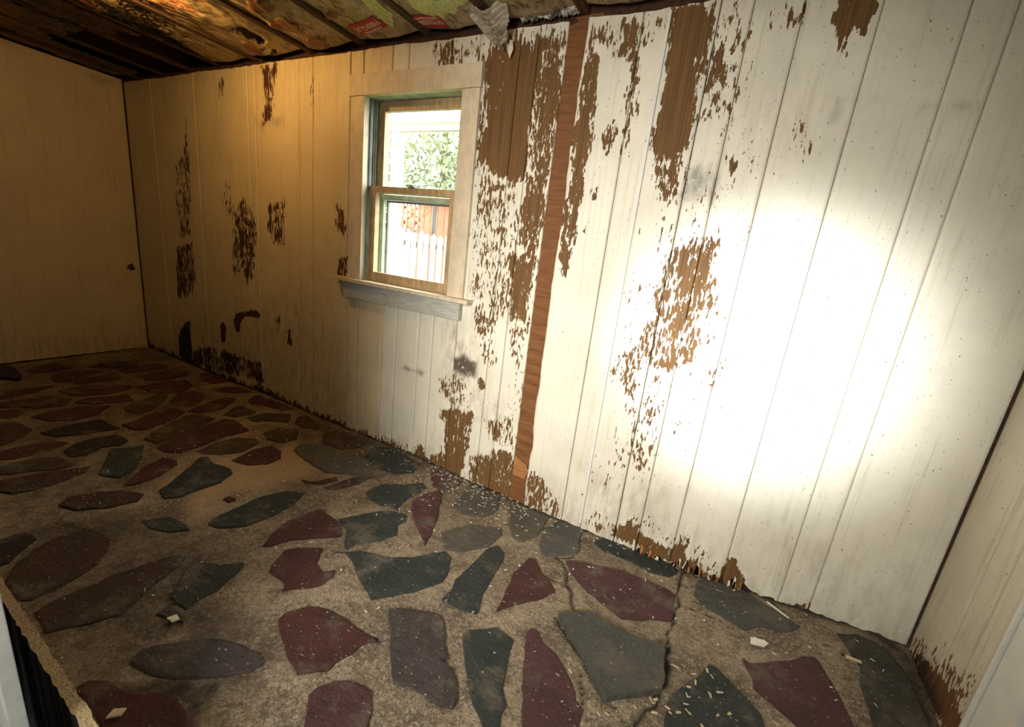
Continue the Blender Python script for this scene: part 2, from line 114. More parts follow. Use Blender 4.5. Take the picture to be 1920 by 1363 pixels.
WEAR=[(0,0.97,0.02,[(3.535,2.157),(3.609,2.194),(3.763,2.186),(3.827,2.144),(3.825,1.932),(3.825,1.638),(3.758,1.6),(3.679,1.634),(3.563,1.704),(3.551,1.942)]),(0,0.84,0.02,[(3.749,2.188),(3.94,2.198),(3.948,2.073),(3.952,1.798),(3.949,1.549),(3.941,1.283),(3.918,1.075),(3.844,1.063),(3.826,1.421),(3.825,1.638),(3.825,1.932)]),(0,0.45,0.02,[(3.517,2.235),(3.938,2.244),(3.939,2.174),(3.752,2.167),(3.612,2.172),(3.527,2.146)]),(0,0.48,0.03,[(3.547,1.704),(3.756,1.612),(3.826,1.421),(3.815,1.165),(3.781,0.943),(3.666,0.807),(3.603,0.912),(3.568,1.077),(3.565,1.402)]),(0,0.92,0.015,[(3.787,1.266),(3.929,1.306),(3.941,1.117),(3.918,0.968),(3.824,0.979),(3.792,1.109)]),(0,0.5,0.02,[(3.225,2.228),(3.503,2.232),(3.53,2.124),(3.295,2.118)]),(0,0.9,0.01,[(3.677,0.616),(3.716,0.64),(3.73,0.553),(3.697,0.532)]),(0,0.5,0.02,[(3.407,0.537),(3.547,0.6),(3.628,0.591),(3.645,0.43),(3.568,0.399),(3.45,0.448)]),(0,0.4,0.02,[(3.62,0.915),(3.734,0.935),(3.777,0.714),(3.732,0.674),(3.652,0.775)]),(0,0.86,0.015,[(3.439,0.359),(3.662,0.409),(3.672,0.316),(3.651,0.144),(3.648,0.058),(3.596,-0.066),(3.533,-0.019),(3.487,0.053),(3.476,0.256)]),(0,0.82,0.015,[(3.224,0.005),(3.319,0.109),(3.368,0.018),(3.494,0.107),(3.557,-0.063),(3.377,-0.094),(3.228,-0.045)]),(0,0.8,0.015,[(3.702,0.009),(3.679,0.12),(3.803,0.222),(3.953,0.241),(4.052,-0.006),(3.904,-0.032),(3.689,-0.041)]),(0,0.45,0.02,[(3.758,0.374),(3.911,0.435),(3.949,0.277),(3.78,0.269)]),(0,0.35,0.02,[(3.783,1.054),(3.961,0.975),(3.964,0.405),(3.901,0.386),(3.861,0.819)]),(2,0.9,0.012,[(3.496,0.675),(3.572,0.713),(3.656,0.686),(3.654,0.61),(3.556,0.592),(3.509,0.616)]),(0,0.9,0.012,[(4.062,2.173),(4.118,2.061),(4.123,1.921),(4.133,1.797),(4.124,1.646),(4.128,1.421),(4.102,1.203),(4.05,1.295),(4.053,1.531),(4.059,1.732),(4.048,2.026)]),(0,0.6,0.02,[(4.062,2.211),(4.339,2.209),(4.304,2.123),(4.258,2.089),(4.164,2.125),(4.078,2.162)]),(0,0.62,0.015,[(4.179,1.733),(4.172,1.817),(4.208,1.864),(4.219,1.817),(4.21,1.734)]),(0,0.58,0.015,[(4.24,2.091),(4.286,2.087),(4.306,1.855),(4.299,1.714),(4.272,1.713),(4.258,1.876)]),(0,0.7,0.01,[(4.154,1.566),(4.161,1.599),(4.193,1.6),(4.18,1.56)]),(0,0.7,0.01,[(4.149,1.399),(4.156,1.451),(4.169,1.447),(4.162,1.401)]),(0,0.97,0.012,[(4.379,2.247),(4.523,2.24),(4.533,2.154),(4.527,2.068),(4.521,1.925),(4.519,1.832),(4.52,1.755),(4.482,1.716),(4.417,1.745),(4.395,1.814),(4.394,1.93),(4.381,2.098)]),(0,0.24,0.03,[(4.506,2.233),(4.603,2.238),(4.659,2.142),(4.656,2.024),(4.651,1.902),(4.589,1.849),(4.534,1.832),(4.527,1.961)]),(0,0.66,0.02,[(4.533,2.094),(4.605,2.096),(4.617,1.992),(4.554,1.924)]),(0,0.5,0.025,[(4.385,1.814),(4.519,1.813),(4.55,1.658),(4.528,1.547),(4.447,1.573)]),(0,0.9,0.01,[(4.435,1.679),(4.499,1.693),(4.499,1.649),(4.449,1.647)]),(0,0.75,0.01,[(4.688,1.719),(4.715,1.715),(4.717,1.653),(4.701,1.662)]),(2,0.75,0.03,[(4.555,1.589),(4.566,1.678),(4.63,1.699),(4.658,1.661),(4.621,1.562)]),(0,0.25,0.02,[(4.87,1.846),(4.945,1.833),(4.965,1.722),(4.916,1.69)]),(0,0.94,0.012,[(4.908,2.147),(4.914,2.214),(4.999,2.225),(5.015,2.165),(5.003,2.114),(4.958,2.112),(4.968,2.041),(4.954,2.05),(4.932,2.099)]),(0,0.6,0.012,[(4.785,2.169),(4.817,2.196),(4.813,2.15),(4.783,2.145)]),(0,0.12,0.04,[(4.682,2.228),(4.827,2.218),(4.835,2.124),(4.741,2.117)]),(0,0.52,0.02,[(4.541,1.38),(4.622,1.409),(4.71,1.417),(4.744,1.287),(4.724,1.166),(4.729,0.999),(4.702,0.924),(4.627,0.859),(4.534,0.886),(4.478,0.972),(4.523,1.099),(4.53,1.236)]),(0,0.84,0.02,[(4.575,1.356),(4.678,1.383),(4.714,1.283),(4.687,1.149),(4.663,1.009),(4.6,0.996),(4.59,1.178)]),(0,0.38,0.02,[(4.378,0.851),(4.49,0.974),(4.607,0.903),(4.591,0.751),(4.606,0.55),(4.6,0.386),(4.553,0.506),(4.464,0.718),(4.374,0.798)]),(0,0.09,0.06,[(4.434,1.614),(4.709,2.037),(4.788,1.532),(4.859,0.68),(4.63,0.23),(4.382,0.128),(4.384,1.285)]),(0,0.06,0.05,[(4.658,2.108),(4.819,2.125),(4.863,1.667),(4.745,1.645)]),(0,0.93,0.008,[(4.528,-0.0),(4.534,0.042),(4.611,0.129),(4.646,0.077),(4.811,0.052),(4.836,0.106),(4.886,0.03),(4.925,0.064),(4.949,0.005),(5.015,0.01),(5.045,0.136),(5.102,0.069),(5.143,0.008),(5.01,-0.021),(4.673,0.001)]),(0,0.9,0.008,[(5.218,-0.006),(5.272,0.016),(5.324,0.039),(5.354,0.067),(5.368,0.025),(5.279,-0.013)]),(0,0.62,0.02,[(4.031,0.148),(4.099,0.188),(4.237,0.085),(4.267,-0.029),(4.057,-0.037)]),(0,0.22,0.03,[(4.391,0.071),(4.64,0.176),(5.066,0.119),(5.063,0.035),(4.8,-0.012),(4.463,-0.021)]),(0,0.55,0.015,[(0.898,1.967),(0.928,1.966),(0.915,1.709),(0.855,1.708)]),(0,0.5,0.02,[(0.733,1.669),(0.93,1.709),(0.897,1.282),(0.857,1.096),(0.689,1.102),(0.685,1.35)]),(0,0.75,0.02,[(0.642,1.004),(0.883,1.057),(0.916,0.82),(0.782,0.591),(0.596,0.586)]),(0,0.58,0.02,[(1.463,1.318),(1.601,1.435),(1.735,1.3),(1.711,1.079),(1.687,0.887),(1.593,0.835),(1.428,0.869)]),(0,0.8,0.02,[(1.508,1.21),(1.671,1.259),(1.673,1.075),(1.53,1.06)]),(0,0.4,0.02,[(1.333,1.514),(1.437,1.554),(1.457,1.318),(1.374,1.294)]),(0,0.42,0.02,[(1.848,1.395),(2.06,1.441),(2.041,1.148),(1.879,1.15)]),(0,0.74,0.015,[(1.82,2.238),(1.998,2.243),(1.966,2.085),(1.933,1.923),(1.825,1.894),(1.863,2.09)]),(0,0.45,0.015,[(1.331,2.172),(1.429,2.199),(1.417,2.069),(1.34,2.073)]),(0,0.4,0.015,[(2.301,2.159),(2.348,2.161),(2.338,1.986),(2.3,1.987)]),(0,0.97,0.006,[(1.4,0.52),(1.432,0.567),(1.64,0.644),(1.763,0.632),(1.748,0.598),(1.563,0.574),(1.491,0.519),(1.478,0.441),(1.422,0.439)]),(0,0.95,0.006,[(1.218,0.435),(1.274,0.48),(1.307,0.439),(1.29,0.327),(1.229,0.305)]),(0,0.55,0.01,[(1.919,0.651),(1.974,0.668),(1.969,0.512),(1.914,0.513)]),(0,0.75,0.01,[(2.049,0.558),(2.096,0.583),(2.106,0.468),(2.058,0.459)]),(0,0.95,0.012,[(0.561,0.228),(0.668,0.366),(0.775,0.409),(0.761,-0.02),(0.531,0.026)]),(3,0.9,0.03,[(0.492,0.358),(0.848,0.467),(0.831,-0.004),(0.438,0.005)]),(0,0.72,0.015,[(0.766,0.15),(1.101,0.243),(1.399,0.24),(1.744,0.252),(1.77,0.096),(1.312,0.063),(0.747,0.001)]),(3,0.7,0.04,[(0.688,0.205),(1.812,0.309),(2.175,0.005),(1.304,-0.031),(0.609,-0.056)]),(3,0.55,0.15,[(-0.02,2.27),(2.004,2.266),(2.193,1.365),(2.174,-0.016),(0.028,-0.033)]),(1,0.45,0.12,[(0.538,0.367),(2.186,0.808),(2.924,-0.027),(1.799,0.008),(0.477,-0.036)]),(0,0.55,0.015,[(2.524,1.446),(2.59,1.437),(2.649,1.27),(2.618,1.236),(2.555,1.294)]),(0,0.65,0.012,[(2.568,1.118),(2.671,1.146),(2.675,1.042),(2.566,0.968)]),(1,0.6,0.03,[(1.769,1.918),(2.072,1.935),(2.071,1.898),(1.824,1.878)]),(2,0.6,0.01,[(3.128,0.533),(3.16,0.554),(3.304,0.548),(3.294,0.526)]),(1,0.35,0.05,[(3.373,0.871),(3.653,0.921),(3.703,0.637),(3.435,0.605)]),(1,0.4,0.08,[(3.488,0.832),(3.909,0.45),(3.929,0.302),(3.493,0.394)]),(1,0.5,0.015,[(4.939,1.919),(5.102,1.913),(5.112,1.901),(4.942,1.908)]),(1,0.5,0.015,[(5.207,1.885),(5.344,1.879),(5.347,1.869),(5.21,1.874)]),(1,0.2,0.1,[(4.495,1.926),(4.965,1.907),(4.964,1.79),(4.523,1.794)]),(2,0.4,0.012,[(4.972,1.849),(4.983,1.909),(4.99,1.902),(4.985,1.84)]),(1,0.3,0.1,[(5.138,0.336),(5.607,0.27),(5.65,0.051),(5.329,0.016)]),(1,0.35,0.06,[(4.354,0.297),(4.76,0.31),(4.789,0.041),(4.374,0.002)])]
WEAR_RIGHT=[(0,0.97,0.02,[(-0.067,0.003),(0.005,0.031),(0.053,0.057),(0.142,0.098),(0.241,0.15),(0.347,0.195),(0.375,0.143),(0.456,0.135),(0.465,0.065),(0.174,-0.01)]),(0,0.6,0.03,[(0.001,0.064),(0.139,0.153),(0.308,0.237),(0.422,0.234),(0.337,0.163),(0.204,0.114)]),(3,0.9,0.03,[(-0.05,0.019),(0.143,0.123),(0.304,0.062),(0.209,-0.043)]),(1,0.4,0.02,[(0.211,0.274),(0.281,0.395),(0.312,0.401),(0.25,0.255)]),(1,0.35,0.05,[(-0.045,0.075),(0.298,0.248),(0.447,0.281),(0.415,0.12),(0.202,0.066)])]
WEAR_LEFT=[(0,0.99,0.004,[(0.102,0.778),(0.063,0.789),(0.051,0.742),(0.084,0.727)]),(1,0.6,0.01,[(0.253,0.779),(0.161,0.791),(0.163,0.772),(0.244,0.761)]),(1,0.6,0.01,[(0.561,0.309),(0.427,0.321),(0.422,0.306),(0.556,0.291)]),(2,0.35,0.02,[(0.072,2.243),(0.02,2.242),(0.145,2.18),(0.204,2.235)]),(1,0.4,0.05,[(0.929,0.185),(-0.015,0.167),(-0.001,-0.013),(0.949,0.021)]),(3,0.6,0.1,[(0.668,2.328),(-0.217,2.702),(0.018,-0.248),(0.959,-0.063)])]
CSTAIN=[(0,0.95,0.008,[(2.385,-0.3),(2.548,-0.323),(2.586,-0.277),(2.513,-0.195),(2.463,-0.224),(2.39,-0.259)]),(0,0.95,0.008,[(2.414,-0.129),(2.551,-0.157),(2.592,-0.13),(2.524,-0.047),(2.417,-0.018),(2.356,-0.059)]),(0,0.9,0.008,[(2.503,-0.494),(2.631,-0.473),(2.584,-0.403),(2.492,-0.383),(2.435,-0.427)]),(1,0.9,0.008,[(2.088,-0.333),(2.153,-0.328),(2.183,-0.274),(2.166,-0.173),(2.084,-0.146),(2.06,-0.229)]),(0,0.8,0.02,[(2.002,-0.211),(2.072,-0.128),(1.929,-0.053),(1.897,-0.132)]),(3,0.9,0.008,[(1.989,-0.098),(2.128,-0.123),(2.033,-0.06),(1.951,-0.034)]),(1,0.9,0.006,[(2.097,-0.102),(2.134,-0.094),(2.063,-0.046),(2.008,-0.044)]),(0,0.7,0.01,[(2.794,-0.3),(2.894,-0.307),(2.905,-0.286),(2.781,-0.228),(2.731,-0.251)]),(1,0.6,0.02,[(2.39,0.003),(2.638,-0.021),(2.653,0.047),(2.348,0.036)]),(1,0.6,0.02,[(2.773,-0.034),(2.991,-0.025),(3.13,0.019),(2.714,0.06)]),(1,0.6,0.02,[(1.719,0.043),(2.207,0.035),(1.678,0.069)]),(2,1.0,0.015,[(3.101,-0.354),(3.164,-0.337),(3.13,-0.213),(3.081,-0.127),(3.073,-0.175),(3.078,-0.287)]),(2,1.0,0.03,[(3.299,-0.313),(3.595,-0.232),(3.498,-0.163),(3.37,-0.156),(3.332,-0.184),(3.276,-0.226)]),(0,0.85,0.03,[(1.08,-0.93),(1.641,-0.776),(1.495,-0.662),(1.249,-0.622),(1.054,-0.628),(1.119,-0.76),(0.979,-0.906)]),(0,0.8,0.03,[(0.649,-0.695),(0.708,-0.544),(0.427,-0.286),(0.137,-0.052),(0.236,-0.28),(0.424,-0.534)]),(1,0.5,0.08,[(1.08,-0.93),(2.022,-0.624),(1.338,-0.015),(-0.123,0.012),(0.228,-0.728)]),(0,0.5,0.04,[(1.901,-0.704),(2.442,-0.556),(2.075,-0.459),(1.829,-0.466),(1.812,-0.58)]),(1,0.5,0.02,[(1.472,-0.525),(1.551,-0.444),(1.338,-0.015),(1.342,-0.327)])]
LABEL1=[(2.812,-0.167),(3.053,-0.224),(3.051,-0.135),(2.826,-0.086)]
LABEL2=[(3.19,-0.165),(3.37,-0.156),(3.358,-0.049),(3.177,-0.068)]


# ------------------------------------------------------------------ helpers
XR = 5.670
rng = np.random.default_rng(7)
random.seed(7)
def vnoise(x, y, s, seed=0, octs=1):
    x = np.asarray(x, float); y = np.asarray(y, float); out = 0; amp = 1; tot = 0
    for o in range(octs):
        g = np.random.default_rng(seed * 31 + o).random((128, 128))
        fx, fy = x * s, y * s; ix = np.floor(fx).astype(int); iy = np.floor(fy).astype(int)
        tx = fx - ix; ty = fy - iy; tx = tx * tx * (3 - 2 * tx); ty = ty * ty * (3 - 2 * ty)
        G = lambda a, b: g[a % 128, b % 128]
        v = (G(ix, iy) * (1 - tx) + G(ix + 1, iy) * tx) * (1 - ty) + (G(ix, iy + 1) * (1 - tx) + G(ix + 1, iy + 1) * tx) * ty
        out = out + v * amp; tot += amp; amp *= .5; s *= 2.03
    return out / tot
def sdpoly(px, py, poly):                     # signed distance, positive inside
    poly = np.array(poly, float); d2 = np.full(px.shape, 1e9); ins = np.zeros(px.shape, bool)
    for i in range(len(poly)):
        a = poly[i]; b = poly[i - 1]; e = b - a; wx = px - a[0]; wy = py - a[1]
        t = np.clip((wx * e[0] + wy * e[1]) / (e @ e + 1e-12), 0, 1)
        d2 = np.minimum(d2, (wx - e[0] * t) ** 2 + (wy - e[1] * t) ** 2)
        c = (a[1] > py) != (b[1] > py)
        with np.errstate(divide='ignore', invalid='ignore'):
            ins ^= c & (px < (b[0] - a[0]) * (py - a[1]) / (b[1] - a[1]) + a[0])
    return np.sqrt(d2) * np.where(ins, 1, -1)
def sdline(px, py, pl):
    d2 = np.full(px.shape, 1e9)
    for a, b in zip(pl[:-1], pl[1:]):
        a = np.array(a); e = np.array(b) - a; wx = px - a[0]; wy = py - a[1]
        t = np.clip((wx * e[0] + wy * e[1]) / (e @ e + 1e-12), 0, 1)
        d2 = np.minimum(d2, (wx - e[0] * t) ** 2 + (wy - e[1] * t) ** 2)
    return np.sqrt(d2)
def wear(u, z, polys, nch=4):                 # wear map of the surface: peeled paint, grime, scuffs, darker bare wood
    out = np.zeros((len(u), nch))
    for i, (ch, a, so, pts) in enumerate(polys):
        so = max(so * 1.5, .012); p = np.array(pts); lo = p.min(0) - 2.5 * so; hi = p.max(0) + 2.5 * so
        k = np.where((u > lo[0]) & (u < hi[0]) & (z > lo[1]) & (z < hi[1]))[0]
        if not len(k): continue
        d = sdpoly(u[k], z[k], pts) + (vnoise(u[k], z[k] * .25, 38, 200 + i, 3) - .5) * 2.2 * so; t = np.clip((d + so) / (2 * so), 0, 1); t = t * t * (3 - 2 * t)
        out[k, ch] = 1 - (1 - out[k, ch]) * (1 - a * t) if a < .6 else np.maximum(out[k, ch], a * t)
    return out
def coverage(P, u, z):                        # share of paint gone -> threshold for the flake noise
    P = np.clip(P, .004, .985); lg = np.log(P / (1 - P)) + (vnoise(u, z * .35, 13, 301, 3) - .5) * 3.2 * np.clip(P * 8, 0, 1)
    return np.clip(.5 + .085 * lg / 1.702, .0, 1)
def link(name, me, mat=None, parent=None):
    o = bpy.data.objects.new(name, me); COL.objects.link(o)
    if mat: me.materials.append(mat)
    if parent: o.parent = parent
    return o
def meshgrid_obj(name, V, F, mat, parent=None, attr=None, attr_name='wear', smooth=False):
    me = bpy.data.meshes.new(name); V = np.asarray(V, np.float32); F = np.asarray(F, np.int32)
    me.vertices.add(len(V)); me.vertices.foreach_set('co', V.ravel())
    n = F.shape[1]; me.loops.add(F.size); me.loops.foreach_set('vertex_index', F.ravel())
    me.polygons.add(len(F)); me.polygons.foreach_set('loop_start', np.arange(len(F), dtype=np.int32) * n)
    me.update(calc_edges=True)
    if attr is not None:
        a = me.attributes.new(attr_name, 'FLOAT_COLOR', 'POINT'); A = np.zeros((len(V), 4), np.float32); A[:, :attr.shape[1]] = attr
        a.data.foreach_set('color', A.ravel())
    if smooth: me.polygons.foreach_set('use_smooth', np.ones(len(F), bool))
    return link(name, me, mat, parent)
def box_bm(bm, lo, hi, bevel=0.0, mtx=None):
    r = bmesh.ops.create_cube(bm, size=1); vv = r['verts']
    for v in vv: v.co = Vector([lo[i] + (v.co[i] + .5) * (hi[i] - lo[i]) for i in range(3)])
    if bevel: bmesh.ops.bevel(bm, geom=list({e for v in vv for e in v.link_edges}), offset=bevel, segments=2, affect='EDGES', profile=.6)
    return bm
def from_bm(name, bm, mat, parent=None):
    me = bpy.data.meshes.new(name); bm.normal_update(); bm.to_mesh(me); bm.free(); return link(name, me, mat, parent)
def box(name, lo, hi, mat, parent=None, bevel=0.0):
    return from_bm(name, box_bm(bmesh.new(), lo, hi, bevel), mat, parent)
def prism(bm, pts, z0, z1):                   # outline in x,y extruded in z
    a = [bm.verts.new((x, y, z0)) for x, y in pts]; b = [bm.verts.new((x, y, z1)) for x, y in pts]
    n = len(pts); bm.faces.new(b); bm.faces.new(a[::-1])
    for i in range(n): bm.faces.new((a[i], a[(i + 1) % n], b[(i + 1) % n], b[i]))
def struct(o, label=None):
    o['kind'] = 'structure'
    if label: o['label'] = label
    return o
def tag(o, label, cat, group=None, kind=None):
    o['label'] = label; o['category'] = cat
    if group: o['group'] = group
    if kind: o['kind'] = kind
    return o
def empty(name, loc=(0, 0, 0)):
    o = bpy.data.objects.new(name, None); COL.objects.link(o); o.location = loc; return o

# ------------------------------------------------------------------ materials
class M:
    def __init__(s, name, rough=.7, spec=.3):
        s.m = bpy.data.materials.new(name); s.m.use_nodes = True; s.t = s.m.node_tree; s.b = s.t.nodes['Principled BSDF']
        s.b.inputs['Roughness'].default_value = rough; s.b.inputs['Specular IOR Level'].default_value = spec
        s.co = s.t.nodes.new('ShaderNodeTexCoord').outputs['Object']
    def set(s, sock, v):
        if hasattr(v, 'is_output'): s.t.links.new(v, sock)
        elif isinstance(v, tuple) and len(v) == 3 and sock.type == 'RGBA': sock.default_value = (*v, 1)
        else: sock.default_value = v
    def map(s, sx, sy, sz, loc=(0, 0, 0)):
        n = s.t.nodes.new('ShaderNodeMapping'); n.inputs['Scale'].default_value = (sx, sy, sz); n.inputs['Location'].default_value = loc
        s.t.links.new(s.co, n.inputs[0]); return n.outputs[0]
    def noise(s, scale, detail=4, rough=.55, vec=None, color=False):
        n = s.t.nodes.new('ShaderNodeTexNoise'); n.inputs['Scale'].default_value = scale; n.inputs['Detail'].default_value = detail; n.inputs['Roughness'].default_value = rough
        s.t.links.new(vec if vec else s.co, n.inputs['Vector']); return n.outputs['Color' if color else 'Fac']
    def voro(s, scale, vec=None, feature='F1'):
        n = s.t.nodes.new('ShaderNodeTexVoronoi'); n.feature = feature; n.inputs['Scale'].default_value = scale
        s.t.links.new(vec if vec else s.co, n.inputs['Vector']); return n.outputs['Distance']
    def math(s, op, a, b=0.0, clamp=False):
        n = s.t.nodes.new('ShaderNodeMath'); n.operation = op; n.use_clamp = clamp; s.set(n.inputs[0], a); s.set(n.inputs[1], b); return n.outputs[0]
    def ramp(s, v, a, b, c=0.0, d=1.0):
        n = s.t.nodes.new('ShaderNodeMapRange'); n.interpolation_type = 'SMOOTHSTEP'
        for i, q in enumerate((v, a, b, c, d)): s.set(n.inputs[i], q)
        return n.outputs[0]
    def mix(s, f, a, b, mode='MIX'):
        n = s.t.nodes.new('ShaderNodeMix'); n.data_type = 'RGBA'; n.blend_type = mode
        s.set(n.inputs[0], f); s.set(n.inputs[6], a); s.set(n.inputs[7], b); return n.outputs[2]
    def attr(s, name='wear'):
        n = s.t.nodes.new('ShaderNodeAttribute'); n.attribute_name = name
        sp_ = s.t.nodes.new('ShaderNodeSeparateColor'); s.t.links.new(n.outputs['Color'], sp_.inputs[0])
        return sp_.outputs[0], sp_.outputs[1], sp_.outputs[2], n.outputs['Alpha']
    def bump(s, h, dist, strength=1.0):
        n = s.t.nodes.new('ShaderNodeBump'); n.inputs['Distance'].default_value = dist; n.inputs['Strength'].default_value = strength
        s.set(n.inputs['Height'], h); s.t.links.new(n.outputs[0], s.b.inputs['Normal'])
    def color(s, c): s.set(s.b.inputs['Base Color'], c)
    def rough(s, c): s.set(s.b.inputs['Roughness'], c)

def paint_material(name, cream=(.66, .62, .51), bare=(.15, .074, .021), dirt=(.20, .13, .06), vs_flake=25, streak=.45):
    k = M(name, .5, .35); P, G, S, D = k.attr()
    flake = k.noise(1, 3, .62, k.map(88, 88, vs_flake)); big = k.noise(1, 2, .5, k.map(24, 24, 7))
    fl = k.math('ADD', k.math('MULTIPLY', flake, .72), k.math('MULTIPLY', big, .28))
    peel = k.ramp(k.math('SUBTRACT', P, fl), -.006, .012)
    speck = k.math('MULTIPLY', k.ramp(k.noise(1, 2, .5, k.map(150, 150, 80, (3, 1, 7))), .715, .735), .8)
    vein = k.noise(1, 5, .65, k.map(60, 60, 2.2)); cloud = k.noise(3.2, 4, .6)
    c = k.mix(k.ramp(cloud, .3, .75), cream, tuple(q * .86 for q in cream))
    c = k.mix(k.ramp(vein, .52, .75, 0, streak), c, dirt)
    gn = k.ramp(k.noise(1, 5, .7, k.map(30, 30, 9, (1, 2, 3))), .35, .68)
    c = k.mix(k.math('MULTIPLY', G, gn, True), c, dirt)
    sn = k.ramp(k.noise(1, 6, .75, k.map(45, 45, 38)), .33, .46)
    c = k.mix(k.math('MULTIPLY', S, sn, True), c, (.028, .016, .008))
    c = k.mix(speck, c, (.07, .04, .02))
    grain = k.noise(1, 4, .6, k.map(130, 130, 2.5))
    w = k.mix(k.ramp(grain, .3, .75), bare, tuple(q * .52 for q in bare))
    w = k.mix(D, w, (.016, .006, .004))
    k.color(k.mix(peel, c, w)); k.rough(k.ramp(peel, 0, 1, .48, .78))
    h = k.math('ADD', k.math('MULTIPLY', k.math('SUBTRACT', 1., peel), .55), k.math('MULTIPLY', k.noise(1, 3, .6, k.map(75, 75, 1.3)), .22))
    k.bump(h, .0035, .8); return k.m
PAINT = paint_material('peeling_cream_paint', streak=.26)
PAINT_WARM = paint_material('peeling_cream_paint_amber', (.64, .54, .35), (.12, .042, .02), (.16, .10, .05), 17)  # yellower copy of the cream; the bulb's amber glow is partly in the colour
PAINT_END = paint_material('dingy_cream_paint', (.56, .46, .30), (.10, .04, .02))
PAINT_SIDE = paint_material('stained_cream_paint', (.60, .55, .43), (.16, .07, .025))

def simple(name, col, var=.6, scale=20, rough=.7, bump=.002, sx=1, sy=1, sz=1, spec=.3):
    k = M(name, rough, spec); v = k.map(sx, sy, sz); n = k.noise(scale, 5, .6, v)
    k.color(k.mix(k.ramp(n, .32, .7), col, tuple(q * var for q in col)))
    if bump: k.bump(n, bump)
    return k.m
DARK_WOOD = simple('sooty_wood', (.06, .026, .012), .4, 6, .85, .003, 8, 1.2, 8)
JOIST_WOOD = simple('aged_joist_wood', (.085, .042, .02), .4, 6, .8, .003, 10, 1, 10)
BROWN_WOOD = simple('raw_brown_wood', (.175, .070, .022), .66, 4, .75, .002, 2, 2, 14)
STAIN_BLOCK = simple('orange_wood_block', (.36, .16, .05), .6, 6, .7, .002, 2, 2, 20)
TRIM_MAT = simple('window_trim_paint', (.62, .52, .37), .8, 5, .5, .0015, 6, 6, 3)
SASH_MAT = simple('varnished_sash_wood', (.50, .35, .19), .62, 5, .5, .001, 12, 12, 3)
APRON_MAT = simple('grey_painted_wood', (.44, .43, .38), .75, 8, .55, .001, 2, 6, 12)
STORM_MAT = simple('weathered_storm_frame', (.40, .47, .34), .6, 12, .5, .001)
TRACK_MAT = simple('grey_metal_track', (.16, .16, .15), .6, 12, .4, .001)
WHITE_TRIM = simple('white_gloss_trim', (.66, .65, .61), .9, 9, .45, .001)
JAMB_MAT = simple('grey_white_jamb_paint', (.34, .34, .32), .85, 30, .6, .001)
BLACK_MAT = simple('unlit_cavity_black', (.006, .005, .005), .5, 9, .9, 0)  # near-black colour paints in the shade of unlit cavities
k = M('window_glass', .02, .5); k.color((.95, 1, .97))
k.t.nodes.remove(k.b); o_ = k.t.nodes['Material Output']; tr = k.t.nodes.new('ShaderNodeBsdfTransparent'); gl = k.t.nodes.new('ShaderNodeBsdfGlossy'); gl.inputs['Roughness'].default_value = .4
mx = k.t.nodes.new('ShaderNodeMixShader'); mx.inputs[0].default_value = .04; k.t.links.new(tr.outputs[0], mx.inputs[1]); k.t.links.new(gl.outputs[0], mx.inputs[2]); k.t.links.new(mx.outputs[0], o_.inputs[0]); GLASS = k.m

def mortar_material():
    k = M('trodden_mortar', .8, .25); C, G, B, _ = k.attr()
    n1 = k.noise(3.5, 6, .65); n2 = k.noise(60, 4, .7); n3 = k.noise(14, 5, .65)
    c = k.mix(k.ramp(n1, .36, .64), (.275, .215, .145), (.13, .098, .066))
    c = k.mix(k.ramp(n3, .48, .70, 0, .6), c, (.085, .064, .045))
    c = k.mix(k.ramp(n2, .46, .66, 0, .5), c, (.40, .345, .26))
    c = k.mix(k.ramp(k.noise(150, 3, .6), .52, .63, 0, .7), c, (.06, .045, .033))
    c = k.mix(k.ramp(k.noise(95, 2, .5), .61, .68, 0, .45), c, (.48, .43, .33))
    c = k.mix(B, c, (.46, .32, .17))
    c = k.mix(k.math('MULTIPLY', G, k.ramp(n3, .2, .6, .55, 1), True), c, (.024, .016, .012))
    c = k.mix(C, c, (.012, .009, .007))
    c = k.mix(k.ramp(k.noise(1, 2, .5, k.map(75, 110, 60)), .735, .755, 0, .85), c, (.72, .66, .5))
    k.color(c); k.bump(k.math('ADD', k.math('MULTIPLY', n2, .5), n3), .012, .8); return k.m
MORTAR = mortar_material()
def stone_material(name, c1, c2):
    k = M(name, .62, .35); n1 = k.noise(9, 6, .65); n2 = k.noise(1, 7, .7, k.map(22, 45, 22)); n3 = k.noise(120, 3, .6)
    c = k.mix(k.ramp(n1, .3, .7), c1, c2); c = k.mix(k.ramp(n3, .5, .75, 0, .5), c, tuple(q * 1.9 for q in c1))
    c = k.mix(k.ramp(k.noise(6, 6, .72), .50, .66, 0, .8), c, (.17, .14, .105))
    c = k.mix(k.ramp(k.noise(1, 2, .5, k.map(60, 120, 60)), .70, .73, 0, .85), c, (.70, .66, .58))
    k.color(c); k.bump(k.math('ADD', n2, k.math('MULTIPLY', n3, .3)), .028, 1.); return k.m
